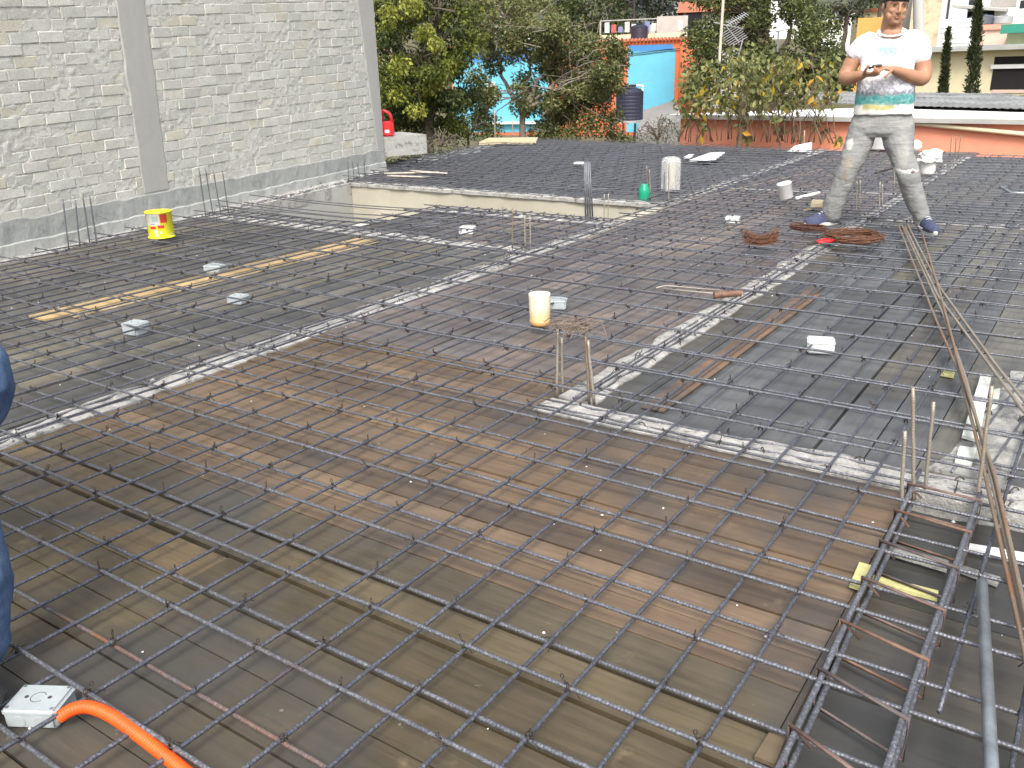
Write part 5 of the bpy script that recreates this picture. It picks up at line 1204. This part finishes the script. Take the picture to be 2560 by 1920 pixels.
# tree 2 : sparse olive tree with bare grey branches
bl = []
for k in range(90):
    a = r.random(); x = r.uniform(1175, 1565); y = r.uniform(0, 340)
    if y < 100 and x > 1420: continue
    if x > 1480 and y > 240: continue
    if 1240 < x < 1360 and y > 110 and r.random() < .35: continue
    bl.append((x, y, r.uniform(18, 34), OLV if x < 1500 else OLV + DG))
for x, y, q in ((1480, 130, 44), (1510, 180, 40), (1460, 190, 44), (1430, 130, 40), (1530, 110, 30), (1490, 250, 38), (1440, 270, 44), (1400, 300, 46), (1480, 310, 40), (1530, 290, 30), (1420, 220, 36), (1550, 165, 22), (1385, 180, 34), (1405, 150, 36), (1450, 230, 40), (1500, 220, 40), (1540, 220, 26), (1550, 130, 26), (1385, 250, 36), (1200, 100, 36), (1230, 160, 34), (1190, 200, 34), (1215, 240, 30), (1250, 80, 36), (1300, 110, 34), (1350, 90, 36), (1200, 290, 30), (1420, 90, 34), (1530, 330, 26), (1560, 345, 22), (1380, 330, 30)): bl.append((x, y, q, OLV + DG))
tree('sparse_tree', 'sparse olive tree with bare grey branches before the blue and orange house', 'tree', 23, 1.0, bl, 3600, .09, OLV, (1300, 340, 290), 2, droop=.5, trunk_r=.11, bark=M_twig, twigs=170)
# dark low hedge between
bl = [(x, y, 30, DG) for x, y in ((1120, 320), (1150, 300), (1180, 325), (1210, 310), (1165, 335), (1235, 330), (1205, 340), (1140, 345))]
tree('hedge_shrub', 'dark low shrub growing between the two trees', 'shrub', 20, .5, bl, 1200, .07, DG, (1170, 350, 340), 3, trunk_r=.04)
bl = [(x, y, 22, [(.10, .115, .045), (.085, .10, .05), (.13, .14, .07)]) for x, y in ((975, 410), (1000, 402), (1025, 396), (1050, 390), (1075, 385), (1100, 378), (1130, 374), (1010, 415), (1050, 405), (960, 425), (1085, 398))]
tree('hedge_shrub', 'low pale green hedge along the left edge strip of the deck', 'shrub', 14.6, .4, bl, 2200, .06, OLV, (1030, 420, 410), 4, trunk_r=.03)
bl = [(x, y, 15, [(.15, .16, .10), (.12, .135, .08), (.18, .17, .08)]) for x, y in ((1080, 350), (1100, 343), (1120, 352), (1095, 360), (1130, 362), (1145, 372), (1170, 375))]
tree('hedge_shrub', 'grey green daisy like bush beside the concrete ledge', 'shrub', 16, .3, bl, 2600, .06, OLV, (1105, 380, 368), 5, trunk_r=.03)
bl = [(x, y, 20, BG) for x, y in ((1600, 330), (1625, 315), (1650, 325), (1675, 310), (1695, 330), (1640, 345), (1615, 348), (1670, 345), (1590, 345), (1660, 300))]
tree('hedge_shrub', 'grey green feathery bush left of the orange wall', 'shrub', 17.5, .4, bl, 2000, .075, BG, (1645, 360, 350), 6, trunk_r=.03, asp=.2)
# dark tall tree behind the bushes
bl = []
for k in range(75):
    x = r.uniform(1735, 2105); y = r.uniform(-70, 235)
    if x > 2040 and y < 20: continue
    bl.append((x, y, r.uniform(24, 44), DG + OLV[:2]))
tree('dark_tree', 'tall dark evergreen tree behind the big leaved bushes', 'tree', 40, 1.6, bl, 620, .17, DG, (1940, 250, 180), 7, trunk_r=.25)
# big-leaved bushes
YL = [(.40, .30, .03), (.42, .24, .03)]
PL = [(0.204, 0.222, 0.078), (0.156, 0.18, 0.06), (0.252, 0.252, 0.096), (0.3, 0.288, 0.12), (0.114, 0.132, 0.048)]
def bush(label, d0, cx, ystem, pts, seed, nst, nl=46, trunk=False):
    r = random.Random(seed); b0 = at(cx, 372, d0); gz = ground_z(b0.x, b0.y) - .1; root = empty('leafy_bush', (b0.x, b0.y, gz)); off = Vector((b0.x, b0.y, gz)); tag(root, label, 'bush', 'big leaved bushes before the orange wall')
    mb = MB(); st_ = MB(); low = at(cx, ystem, d0) - off
    for px, py, rp in pts:
        c = at(px, py, d0 + r.uniform(-.5, .5)) - off; R = rp * d0 * 1.05 / CAM_F
        pal = PL + ([YL[0]] if r.random() < .3 else [])
        leaves(mb, c, (R * 1.1, R * 1.1, R), int(nl * .78), .115, pal, r, 1.0, .52)
    for k in range(nst):
        px, py, rp = r.choice(pts); c = at(px, py, d0) - off; s0 = low + Vector((r.gauss(0, .22), r.gauss(0, .15), 0)); limbs(st_, s0, [(c, .004)], .0095, r, .25, 5)
    if trunk: limbs(st_, Vector((0, 0, 0)), [(low + Vector((0, 0, .6)), .05)], .07, r, .05, 8)
    limbs(st_, Vector((0, 0, 0)), [(low, .02)], .04, r, .1, 6)
    for k in range(9):
        px, py, rp = r.choice(pts); leaves(mb, at(px + r.uniform(-20, 20), py + r.uniform(-15, 25), d0 - .4) - off, (.05, .05, .05), 1, .15, YL, r, 1.4, .5)
    mb.build('crown', M_leaf, root); st_.build('stems', M_stem, root, smooth=True)
def rp_(n, x0, x1, y0, y1, q0, q1, sd):
    r = random.Random(sd); return [(r.uniform(x0, x1), r.uniform(y0, y1), r.uniform(q0, q1)) for _ in range(n)]
bush('big leaved bush with yellow leaves in front of the round orange pillar', 16.3, 1745, 355, rp_(24, 1705, 1790, 165, 275, 20, 30, 1) + [(1720, 300, 18), (1760, 320, 16)], 1, 12, 26)
bush('tallest big leaved bush, with one thick stem before the orange wall', 15.8, 1848, 350, rp_(34, 1790, 1890, 120, 270, 20, 32, 2) + [(1850, 300, 20), (1855, 325, 18), (1870, 345, 14)], 2, 14, 26, True)
bush('big leaved bush right of the thick stem, before the white roof', 15.6, 1950, 355, rp_(30, 1885, 1990, 140, 262, 20, 30, 3) + [(1945, 300, 14), (1955, 330, 14)], 3, 16, 24)
bush('straggly big leaved bush nearest to the standing man', 15.5, 2020, 358, rp_(22, 1975, 2085, 150, 265, 18, 28, 4) + [(2066, 330, 12), (2098, 345, 10), (2040, 300, 12), (2090, 235, 14)], 4, 20, 20)
# cypresses
def cypress(label, px, yt, yb, hw, d0, seed):
    r = random.Random(seed); b = at(px, yb, d0); t = at(px + hw * .35, yt, d0); gz = ground_z(b.x, b.y) - .2; root = empty('cypress_tree', (b.x, b.y, gz)); tag(root, label, 'cypress'); off = Vector((b.x, b.y, gz)); mb = MB(); R = hw * d0 * 1.05 / CAM_F; b0 = Vector((0, 0, .4)); tt = t - off
    for k in range(240):
        u = r.random(); c = b0.lerp(tt, u); rr = R * (1 - u) ** .62 * (0.95 if u > .15 else .75) + .02; a = r.uniform(0, 6.28); c = c + Vector((rr * .62 * math.cos(a), rr * .62 * math.sin(a), 0)); leaves(mb, c, (rr * .42, rr * .42, rr * .9 + .1), 26, .14, [(.045, .058, .022), (.06, .075, .028), (.035, .045, .018)], r, -1.8, .3)
    mb.build('crown', M_leaf, root); mb = MB(); mb.tube([(0, 0, 0), tt * .9], [.10, .02], 7); mb.build('trunk', M_bark, root, smooth=True)
cypress('shorter slim cypress before the cream house at right', 2366, 78, 236, 13, 33, 1)
cypress('taller slim cypress, right one of the pair before the cream house', 2443, -40, 236, 20, 33, 2)

# ---- buildings
def paint(name, c, var=.06, scale=3, rough=.85): return simple(name, c, rough, var, scale)
def P(px, py, d): return at(px, py, d)
def bld(name, label, cat, pxl, pxr, d1, d2, ytop, depth, mat, zb=None, group=None):
    """box with the front from pixel column pxl to pxr; returns root, frame helpers"""
    a = at(pxl, 200, d1); b = at(pxr, 200, d2); ztop = at((pxl + pxr) / 2, ytop, (d1 + d2) / 2).z; X = Vector((b.x - a.x, b.y - a.y, 0)); wdt = X.length; X.normalize(); Yv = Vector((-X.y, X.x, 0))
    if Yv.dot(Vector((a.x, a.y, 0))) < 0: Yv = -Yv
    z0 = (min(ground_z(a.x, a.y), ground_z(b.x, b.y)) - .6) if zb is None else zb
    root = empty(name, (a.x, a.y, z0), math.atan2(X.y, X.x)); tag(root, label, cat, group); H_ = ztop - z0
    mb = MB(); mb.box((0, 0, 0), (wdt, depth, H_)); mb.build('wall', mat, root)
    def uv(px, py, d=None):   # pixel -> local (x, z) on the front plane
        dd = ray(px, py); c = Vector((0, 0, CAM_H)); n = Yv; t = (Vector((a.x, a.y, 0)) - Vector((0, 0, 0))).dot(n) / (dd.x * n.x + dd.y * n.y); p = c + dd * t; q = p - Vector((a.x, a.y, z0)); return q.dot(X), q.z
    return root, wdt, H_, uv
def panel(root, name, uv, px0, py0, px1, py1, mat, out=.02, lab=None, th=None):
    x0, z1 = uv(px0, (py0)); x1, z0 = uv(px1, py1); x0b, z1b = uv(px1, py0); z1 = (z1 + z1b) / 2
    mb = MB(); mb.box((x0, -out, z0), (x1, .01 if out > 0 else -out, z1)); o = mb.build(name, mat, root)
    if lab: o['label'] = lab
    return o
OR = paint('orange_paint', (.68, .17, .07), .1, 1.5); TQ = paint('turquoise_paint', (.135, .46, .62), .08, 1.2); BLU = paint('blue_paint', (.06, .24, .56)); CRM = paint('cream_paint', (.68, .60, .40)); WHP = paint('white_paint', (.80, .80, .78), .05); GRB = mat_concrete('grey_blockwork', (.38, .38, .36), (.46, .46, .43), (.28, .28, .27), 1.5, .3, False)
PNK = paint('pink_paint', (.66, .48, .40)); GRN = paint('green_sheet', (.03, .22, .15)); LBL = paint('pale_blue_paint', (.58, .64, .72)); YST = mat_concrete('yellow_stone', (.52, .45, .30), (.62, .56, .40), (.36, .30, .2), 1.2, .4); TIL = paint('red_tile', (.42, .13, .07), .3, 20); M_win = simple('dark_window', (.02, .022, .024), .25, .1)
# blue & orange house
root, wd, hh, uv = bld('painted_house', 'turquoise and orange house behind the sparse tree, red tiled edge on top', 'house', 1130, 1736, 47, 44, 108, 7, OR)
panel(root, 'wall_panel', uv, 1130, 125, 1376, 330, TQ, .02, 'turquoise wall panel behind the sparse tree'); panel(root, 'wall_panel', uv, 1130, 112, 1376, 150, BLU, .03, 'blue top band behind the sparse tree')
panel(root, 'wall_panel', uv, 1570, 122, 1682, 330, TQ, .02, 'turquoise wall panel right of the sparse tree'); panel(root, 'wall_panel', uv, 1570, 112, 1682, 125, BLU, .03, 'blue top band right of the sparse tree')
mb = MB(); mb.tube([(wd - .35, -.02, 0), (wd - .35, -.02, hh - .02)], .36, 20); o = mb.build('pillar', OR, root, smooth=True); o['label'] = 'rounded orange corner pillar'
mb = MB(); k = 0
for x in np.arange(0, wd, .17): mb.tube([(x, -.14, hh - .02), (x, .3, hh + .06)], .07, 8)
mb.build('roof', TIL, root, smooth=True)
mb = MB(); 
for dz in (.42, .5): mb.tube([(wd * (.55 + .45 * t), -.05, hh - dz - .14 * math.sin(math.pi * min(1, t * 1.3))) for t in np.linspace(0, 1, 14)], .012, 4)
mb.build('cables', M_wire, root)
panel(root, 'window', uv, 1215, 205, 1240, 262, WHP, .05); panel(root, 'window', uv, 1500, 175, 1530, 255, M_win, .04)
mb = MB(); x0, z0 = uv(1190, 305); mb.box((x0, -.3, z0 - .1), (x0 + 3.4, .0, z0)); mb.build('ledge', WHP, root)
# sloping grey yard
mb = MB(); q = [P(1610, 275, 43), P(1690, 249, 43.5), P(1705, 300, 32), P(1590, 335, 30)]; mb.add([v for v in q] + [v - Vector((0, 0, 2.5)) for v in q], [(0, 1, 2, 3), (4, 7, 6, 5)] + [(j, j + 4, (j + 1) % 4 + 4, (j + 1) % 4) for j in range(4)]); o = mb.build('path', simple('grey_yard', (.25, .24, .225), .95, .25, 3)); tag(o, kind='structure')
# water tank
def tank(label, px, py0, py1, wpx, d, mat, legs=True):
    c = at(px, py1, d); R = wpx / 2 * d * 1.04 / CAM_F; zt_ = at(px, py0, d).z; h = zt_ - c.z; root = empty('water_tank', c); tag(root, label, 'water tank'); mb = MB()
    pr = [(R * .96, 0), (R, .03)] 
    for k in range(7): pr += [(R, h * (.06 + .10 * k)), (R * .985, h * (.06 + .10 * k + .03)), (R, h * (.06 + .10 * k + .06))]
    pr += [(R, h * .8), (R * .8, h * .88), (R * .42, h * .93), (R * .42, h * .96)]; mb.lathe(pr, (0, 0, 0), 28); mb.build('body', mat, root, smooth=False)
    mb = MB(); mb.lathe([(R * .46, h * .955), (R * .46, h), (0, h)], (0, 0, 0), 20, cap=False); mb.build('lid', mat, root)
    if legs:
        mb = MB(); mb.box((-R * 1.1, -R * 1.1, -.08), (R * 1.1, R * 1.1, -.002)); mb.build('platform', GRB, root)
        for sx in (-1, 1):
            for sy in (-1, 1):
                mb = MB(); mb.tube([(sx * R, sy * R, -.08), (sx * R * .7, sy * R * .7, -2.0)], .05, 6); mb.build('leg', M_wire, root)
    return root
M_tank = plastic('black_plastic_tank', (.022, .024, .045), .45)
tk = tank('black water tank on a stand in front of the turquoise wall panel', 1573, 212, 300, 62, 36, M_tank)
p = [P(1590, 213, 37.5), P(1607, 214, 37.5), P(1602, 296, 37.5)]; rod('white pipe bent over the black water tank', p, .035, WHP, 'water_pipe', 'pipe')
tank('black water tank on the roof left of the grey block house', 1598, 58, 106, 38, 50, M_tank, False)
# grey block house and tiled house behind
root, wd, hh, uv = bld('block_house', 'unfinished grey block house above the turquoise wall panel', 'house', 1638, 1714, 52, 52, 40, 5, GRB); panel(root, 'wall_panel', uv, 1638, 82, 1714, 130, CRM, .02); panel(root, 'window', uv, 1696, 52, 1706, 76, WHP, .03)
root, wd, hh, uv = bld('tiled_house', 'house with small red tiled roof and dark window behind the dark tree', 'house', 1704, 1850, 56, 56, 30, 6, GRB); panel(root, 'window', uv, 1714, 32, 1752, 100, M_win, .03)
mb = MB(); mb.add([(-.4, -.5, hh), (wd + .4, -.5, hh), (wd + .4, 3, hh + .78), (-.4, 3, hh + .78), (wd + .4, 6.4, hh), (-.4, 6.4, hh)], [(0, 1, 2, 3), (3, 2, 4, 5), (0, 3, 5), (1, 4, 2)]); mb.build('roof', TIL, root)
root, wd, hh, uv = bld('roof_terrace', 'roof terrace with laundry line behind the black roof tank', 'house', 1500, 1640, 54, 54, 86, 5, CRM)
mb = MB()
for k in range(9):
    mb.box((.25 + k * .38, -.02, hh + .12), (.25 + k * .38 + .26, .0, hh + .66 - (k % 3) * .12), 0, [(.75, .75, .78), (.6, .1, .1), (.2, .22, .4), (.7, .68, .6)][k % 4])
t = NT('laundry_cloth'); mm = t.fin(t.attr('bc'), .9); mb.build('laundry', mm, root)
mb = MB(); mb.tube([(0, -.01, hh + .75), (wd, -.01, hh + .78)], .03, 5); mb.tube([(0, -.01, hh), (0, -.01, hh + .75)], .05, 5); mb.tube([(wd, -.01, hh), (wd, -.01, hh + .78)], .05, 5); mb.build('clothes_frame', GRB, root)
# orange building with white roof right behind the deck
zr = .33
A_ = at(1702, 291, 17.4); B_ = at(2760, 310, 15.0); zt_ = .36
def on_z(px, py, z): return G(px, py, z)
root = empty('orange_building', (A_.x, A_.y, -3.1)); tag(root, 'low orange building with flat white roof just behind the deck', 'building')
off = Vector((A_.x, A_.y, -3.1)); X = Vector((B_.x - A_.x, B_.y - A_.y, 0)); wdt = X.length; X.normalize(); Yv = Vector((-X.y, X.x, 0)); Yv = Yv if Yv.y > 0 else -Yv
root.rotation_euler = (0, 0, math.atan2(X.y, X.x)); hh = zt_ + 3.1
SK = .9
def para(mb, x0, x1, y0, y1, z0, z1):
    f = lambda x, y, z: (x + y * SK, y, z)
    mb.add([f(x0, y0, z0), f(x1, y0, z0), f(x1, y1, z0), f(x0, y1, z0), f(x0, y0, z1), f(x1, y0, z1), f(x1, y1, z1), f(x0, y1, z1)], [(0, 3, 2, 1), (4, 5, 6, 7), (0, 1, 5, 4), (1, 2, 6, 5), (2, 3, 7, 6), (3, 0, 4, 7)])
mb = MB(); para(mb, 0, wdt, 0, 11, 0, hh); mb.build('wall', paint('coral_paint', (.80, .32, .20), .07, 2), root)
mb = MB(); para(mb, -.08, wdt, -.10, 11.1, hh, hh + .05); mb.build('roof', paint('white_roof', (.84, .84, .84), .05, 2), root)
mb = MB(); para(mb, -.10, wdt, -.13, -.10, hh - .03, hh + .04); mb.build('drip_edge', GRB, root)
q = lambda p: (Matrix.Rotation(-root.rotation_euler.z, 3, 'Z') @ (Vector(p) - off))
mb = MB(); a, b = at(2270, 305, 15.75), at(2640, 345, 14.9); mb.tube([(q(a).x, -.06, q(a).z), (q(b).x, -.06, q(b).z)], .035, 10); mb.build('drain_pipe', CRM, root, smooth=True)
sz = .46; s0, s1, s2 = G(1985, 257, sz), G(2760, 278, sz), G(1960, 236, sz); SX = (s1 - s0); SLX = SX.length; SX.normalize(); SY = s2 - s0; SLY = SY.length; SY.normalize()
sh_r = empty('corrugated_sheets', s0); tag(sh_r, 'stack of grey corrugated sheets lying on the white roof at right', 'roof sheets')
for k in range(5):
    mb = MB(); vs_ = []; N = 120
    for i in range(N + 1):
        for yy in (k / 5 - .02, (k + 1) / 5 + .04): vs_.append(SX * (SLX * i / N + .3 * fbm(k * 3.1, yy)) + SY * (SLY * yy) + Vector((0, 0, .02 + .012 * k + (.012 if yy > k / 5 + .1 else 0) + .010 * math.sin(i * 2.2))))
    n0 = len(vs_); vs_ += [v - Vector((0, 0, .015)) for v in vs_]
    mb.add(vs_, [(2 * i, 2 * i + 2, 2 * i + 3, 2 * i + 1) for i in range(N)] + [(n0 + 2 * i, n0 + 2 * i + 1, n0 + 2 * i + 3, n0 + 2 * i + 2) for i in range(N)] + [(2 * i, n0 + 2 * i, n0 + 2 * i + 2, 2 * i + 2) for i in range(N)])
    mb.build('sheet', simple('grey_sheet', (.22 + .06 * (k % 2), .225 + .06 * (k % 2), .22 + .06 * (k % 2)), .8, .35, 2), sh_r)
# cream house with dark garage
root, wd, hh, uv = bld('cream_house', 'cream house with dark garage opening behind the two cypresses', 'house', 2265, 2700, 40, 38, 124, 7, CRM)
panel(root, 'garage_opening', uv, 2488, 140, 2640, 224, M_dark, .02); panel(root, 'garage_lintel', uv, 2480, 160, 2640, 169, WHP, .10); panel(root, 'garage_sill', uv, 2482, 224, 2640, 232, PNK, .04)
mb = MB(); mb.box((-.3, -.5, hh), (wd + .3, 7.2, hh + .16)); mb.build('roof', simple('grey_flat_roof', (.40, .42, .43), .9, .15, 1), root); mb = MB(); mb.box((-.3, -.52, hh - .02), (wd + .3, -.5, hh + .10)); mb.build('gutter', GRB, root)
mb = MB(); mb.tube([(-1, -.2, hh - 1.5), (4, -.2, hh - 1.62), (wd, -.2, hh - 1.6)], .014, 4); mb.build('cables', M_wire, root)
root, wd, hh, uv = bld('pale_shed', 'white ribbed shed wall above the cream house, beside the shorter cypress', 'shed', 2334, 2434, 47, 47, 47, 4, WHP)
mb = MB()
for k in range(9): mb.box((0, -.03, hh - .15 - k * .22), (wd, 0, hh - .09 - k * .22))
mb.build('rib', WHP, root)
root, wd, hh, uv = bld('pink_house', 'pink walled terrace behind the taller cypress', 'house', 2412, 2508, 48, 48, 62, 5, PNK); mb = MB(); mb.box((-.1, -.12, hh - .22), (wd, .0, hh)); mb.build('cornice', paint('salmon_paint', (.66, .30, .22)), root)
root, wd, hh, uv = bld('yellow_green_house', 'pale yellow green house with dark green sheet awning at right edge', 'house', 2500, 2720, 46, 46, 80, 5, paint('yellow_green_paint', (.60, .60, .36))); panel(root, 'awning', uv, 2506, 58, 2720, 76, GRN, .8)
tank('dark water tank under the carport roof behind the taller cypress', 2452, 36, 62, 44, 50, plastic('grey_blue_tank', (.08, .095, .12), .5), False); tank('grey water tank right of the taller cypress', 2505, 38, 60, 36, 50, plastic('grey_tank', (.32, .34, .35), .5), False)
root, wd, hh, uv = bld('white_house', 'white house with wide windows at the top right corner', 'house', 2360, 2720, 62, 62, -60, 8, paint('offwhite_paint', (.70, .70, .66)))
panel(root, 'window', uv, 2390, 0, 2444, 20, M_win, .03); panel(root, 'window', uv, 2478, -6, 2540, 16, simple('grey_shutter', (.33, .31, .28), .8, .1), .03); panel(root, 'window', uv, 2552, 0, 2600, 18, M_win, .03)
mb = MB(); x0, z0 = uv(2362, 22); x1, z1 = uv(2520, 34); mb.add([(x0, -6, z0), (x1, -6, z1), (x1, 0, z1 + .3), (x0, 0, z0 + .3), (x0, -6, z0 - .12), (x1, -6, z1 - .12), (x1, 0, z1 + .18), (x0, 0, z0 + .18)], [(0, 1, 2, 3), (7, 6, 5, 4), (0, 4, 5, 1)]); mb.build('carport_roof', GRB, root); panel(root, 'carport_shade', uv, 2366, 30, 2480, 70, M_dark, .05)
root, wd, hh, uv = bld('pale_blue_building', 'pale blue tall building right of the head of the standing man', 'building', 2322, 2395, 56, 56, -80, 6, LBL); mb = MB(); mb.tube([(wd * .35, -.06, hh - 12), (wd * .35, -.06, hh)], .05, 6); mb.build('drain_pipe', M_wire, root)
root, wd, hh, uv = bld('stone_building', 'yellowish stone wall behind the head of the standing man', 'building', 2258, 2330, 54, 54, -80, 6, YST)
root, wd, hh, uv = bld('grey_building', 'grey plaster wall left of the head of the standing man', 'building', 2190, 2262, 60, 60, -80, 6, GRB)
p0, p1 = at(2298, 135, 44), at(2294, -120, 44); o = rod('thick concrete post right of the head of the standing man', [p0, p1], .22, M_column, 'concrete_post', 'post', 12)
root, wd, hh, uv = bld('yellow_house', 'small orange yellow house left of the head of the standing man', 'house', 2130, 2215, 58, 58, 44, 5, paint('ochre_paint', (.68, .36, .10))); 
# poles, antenna
p0, p1 = at(1798, 160, 30), at(1812, -60, 30); rod('slanted pale utility pole in front of the dark tree', [p0, p1], .045, simple('pale_pole', (.55, .50, .42), .8, .15, 10), 'utility_pole', 'pole', 10)
p0, p1 = at(1862, 110, 31), at(1858, 40, 31); root = empty('tv_antenna', at(1845, 60, 31)); tag(root, 'old comb shaped television antenna before the dark tree', 'antenna'); of = root.location.copy(); mb = MB()
M_alu = simple('aluminium', (.5, .5, .5), .4, .1, 10, metal=.5)
a, b = at(1822, 60, 31) - of, at(1866, 34, 31) - of; mb.tube([a, b], .02, 5)
for t in np.linspace(.05, .98, 9):
    c = a.lerp(b, t); e = (at(1850, 52, 30.5) - at(1838, 44, 31)).normalized() * .28; mb.tube([c - e, c + e], .014, 4)
mb.build('boom', M_alu, root); mb = MB(); a2, b2 = at(1816, 66, 31) - of, at(1848, 106, 31) - of; mb.tube([a2, b2], .018, 5)
for t in np.linspace(.2, .98, 8):
    c = a2.lerp(b2, t); e = (at(1846, 68, 31) - at(1830, 78, 31)).normalized() * .3; mb.tube([c - e, c + e], .013, 4)
mb.build('reflector', M_alu, root); mb = MB(); mb.tube([at(1843, 150, 31) - of, at(1858, 96, 31) - of], .02, 5); mb.tube([at(1784, 56, 31) - of, at(1826, 66, 31) - of, at(1858, 72, 31) - of], .02, 5); mb.build('mast', M_alu, root)
rod('thin dark lamp post against the far trees', [at(1584, 70, 60), at(1586, -10, 60)], .06, M_wire, 'lamp_post', 'post'); root = empty('street_lamp', at(1950, 74, 33)); tag(root, 'white tube lamp arm sticking out before the dark tree', 'lamp'); mb = MB(); mb.tube([at(1938, 78, 33) - root.location, at(1974, 69, 33) - root.location], .05, 8); mb.build('lamp_tube', WHP, root, smooth=True); mb = MB(); mb.tube([at(1944, 130, 33) - root.location, at(1946, 78, 33) - root.location], .03, 6); mb.build('pole', M_pipe, root)
# far trees and hillside houses
def far_tree(label, d, px, py, w_, h_, pal, seed, n=16):
    r = random.Random(seed); bl = [(px + r.uniform(-w_, w_) * .8, py + r.uniform(-h_, h_) * .8, r.uniform(.35, .55) * min(w_, h_) + 4, pal) for _ in range(n)]
    tree('distant_tree', label, 'tree', d, 1.2, bl, 60 if d > 60 else 130, .30 if d > 60 else .22, pal, (px, py + h_, py + h_ * .5), seed, 'trees in the distance', .4, .2)
far_tree('broad dark tree above the sparse tree, top middle', 62, 1470, 40, 110, 70, DG, 31, 30); far_tree('olive tree at the top beside the leafy tree', 60, 1260, 20, 90, 60, OLV, 32, 24)
far_tree('blue green conifer like tree above the laundry line', 75, 1640, 20, 70, 55, [(.035, .048, .04), (.045, .06, .045), (.06, .07, .05)], 33, 22); far_tree('dark tree left of the purple flowers', 80, 1555, 10, 40, 70, [(.03, .038, .034), (.04, .05, .04)], 34, 20)
far_tree('tree crown covered in purple flowers', 78, 1592, 2, 18, 22, [(.20, .03, .34), (.28, .05, .42), (.14, .03, .22)], 35, 10); far_tree('hazy dark tree between the houses, top right of the dark tree', 66, 2110, 20, 55, 40, BG, 36, 16); far_tree('olive tree filling the gap behind the tiled house', 70, 1800, -10, 90, 60, OLV + DG, 37, 26)
far_tree('grey green tree above the turquoise wall panel, behind the roof', 58, 1400, 80, 80, 40, BG + OLV, 38, 18); far_tree('dark far tree at the top edge behind the head of the man', 90, 2200, -20, 80, 40, DG, 39, 16); far_tree('dark far tree at the top edge above the leafy tree', 85, 1080, -40, 150, 60, DG, 40, 26)
r = random.Random(50)
hs_ = [(955, 22, 60, 50, 70, PNK, 'pale far house with red roof edge beside the top of the wall'), (1215, 55, 62, 40, 70, WHP, 'far white house seen between the two trees'), (1255, 50, 50, 30, 75, LBL, 'far pale blue house seen between the two trees'), (1345, 72, 80, 40, 66, WHP, 'far white house behind the sparse tree, left one'), (1405, 78, 70, 50, 68, CRM, 'far cream house behind the sparse tree, right one'), (1660, 0, 80, 50, 95, GRB, 'far grey house on the hill above the block house'), (2080, 40, 70, 60, 88, WHP, 'far white house right of the dark tree'), (2160, 30, 60, 50, 92, CRM, 'far cream house on the hill left of the head of the man'), (1960, -20, 90, 40, 110, WHP, 'far white house on the hill above the dark tree'), (2230, -10, 90, 40, 120, PNK, 'far pinkish house on the hill behind the head of the man')]
for k, (px, yt, wp, hp, d, m, lab) in enumerate(hs_):
    root, wd, hh, uv = bld('distant_house', lab, 'house', px - wp / 2, px + wp / 2, d, d, yt, 7, m, None, 'houses in the distance'); panel(root, 'window', uv, px - wp * .3, yt + hp * .25, px - wp * .05, yt + hp * .55, M_win, .04); panel(root, 'window', uv, px + wp * .1, yt + hp * .25, px + wp * .33, yt + hp * .55, M_win, .04); mb = MB(); mb.box((-.2, -.25, hh), (wd + .2, 7.2, hh + .25)); mb.build('roof', TIL if k in (0, 5, 7) else GRB, root)
# hill behind everything
mb = MB(); ridge_ = []
N = 70
for i in range(N + 1):
    az = math.atan2(fw.x, fw.y) - 1.1 + 2.2 * i / N; row_ = []
    for j, (d, e) in enumerate(((130, .02), (170, .07), (230, .13), (310, .19), (360, .14))):
        row_.append(Vector((math.sin(az) * d, math.cos(az) * d, 1 + d * e + 5 * fbm(az * 3, d * .02, 1.7))))
    ridge_.append(row_)
mb.add([p for rw in ridge_ for p in rw], [(i * 5 + j, (i + 1) * 5 + j, (i + 1) * 5 + j + 1, i * 5 + j + 1) for i in range(N) for j in range(4)])
t = NT('wooded_hill'); n1 = t.noise(t.map(), .12, 8, .75); n2 = t.noise(t.map(), .5, 5, .8); col = t.mix(t.ramp(n1, [(.38, 0), (.6, 1)]), (.05, .062, .035), (.12, .125, .085)); col = t.mix(t.ramp(n2, [(.60, 0), (.66, .8)]), col, (.42, .40, .37)); t.bump(n1, .8, 2.0)
o = mb.build('hills', t.fin(col, .95, 0, .2), smooth=True); tag(o, kind='structure')
# concrete ledge and red canister at the wall end
a = Vector((wall_x(WALL_END) + .02, WALL_END + .12, 0)); b = at(1067, 360, 12.9); X = Vector((b.x - a.x, b.y - a.y, 0)); L_ = X.length; root = empty('concrete_ledge', (a.x, a.y, 0), math.atan2(X.y, X.x)); tag(root, 'stained concrete ledge sticking out behind the end of the brick wall', 'ledge')
zt_ = at(1066, 336, 12.9).z; zb_ = at(1066, 384, 12.9).z
mb = MB(); mb.box((-.2, 0, zb_), (L_, .9, zt_)); mb.build('slab', M_ledge, root)
jc = at(971, 349, 12.75); jc.z = zt_ + .002
root = empty('fuel_canister', jc, math.atan2(rt.y, rt.x)); tag(root, 'red plastic canister with loop handle standing on the ledge at the wall corner', 'canister')
M_red = plastic('red_plastic', (.62, .025, .03), .4)
hcan = at(971, 272, 12.75).z - zt_
mb = MB(); hb = hcan * .55; rbox(mb, (-.11, -.07, 0), (.085, .07, hb), .02, 0, 3); 
mb.build('body', M_red, root, smooth=False)
mb = MB(); mb.tube([(-.07, 0, hb - .02), (-.075, 0, hb + hcan * .28), (-.045, 0, hcan - .02), (-.005, 0, hcan - .04), (.045, 0, hcan * .8), (.072, 0, hb - .02)], [.022, .022, .024, .024, .022, .024], 10); mb.build('handle', M_red, root, smooth=True)
mb = MB(); mb.box((-.03, -.0725, hb * .25), (.03, -.0702, hb * .45)); mb.build('white_mark', M_foam, root)
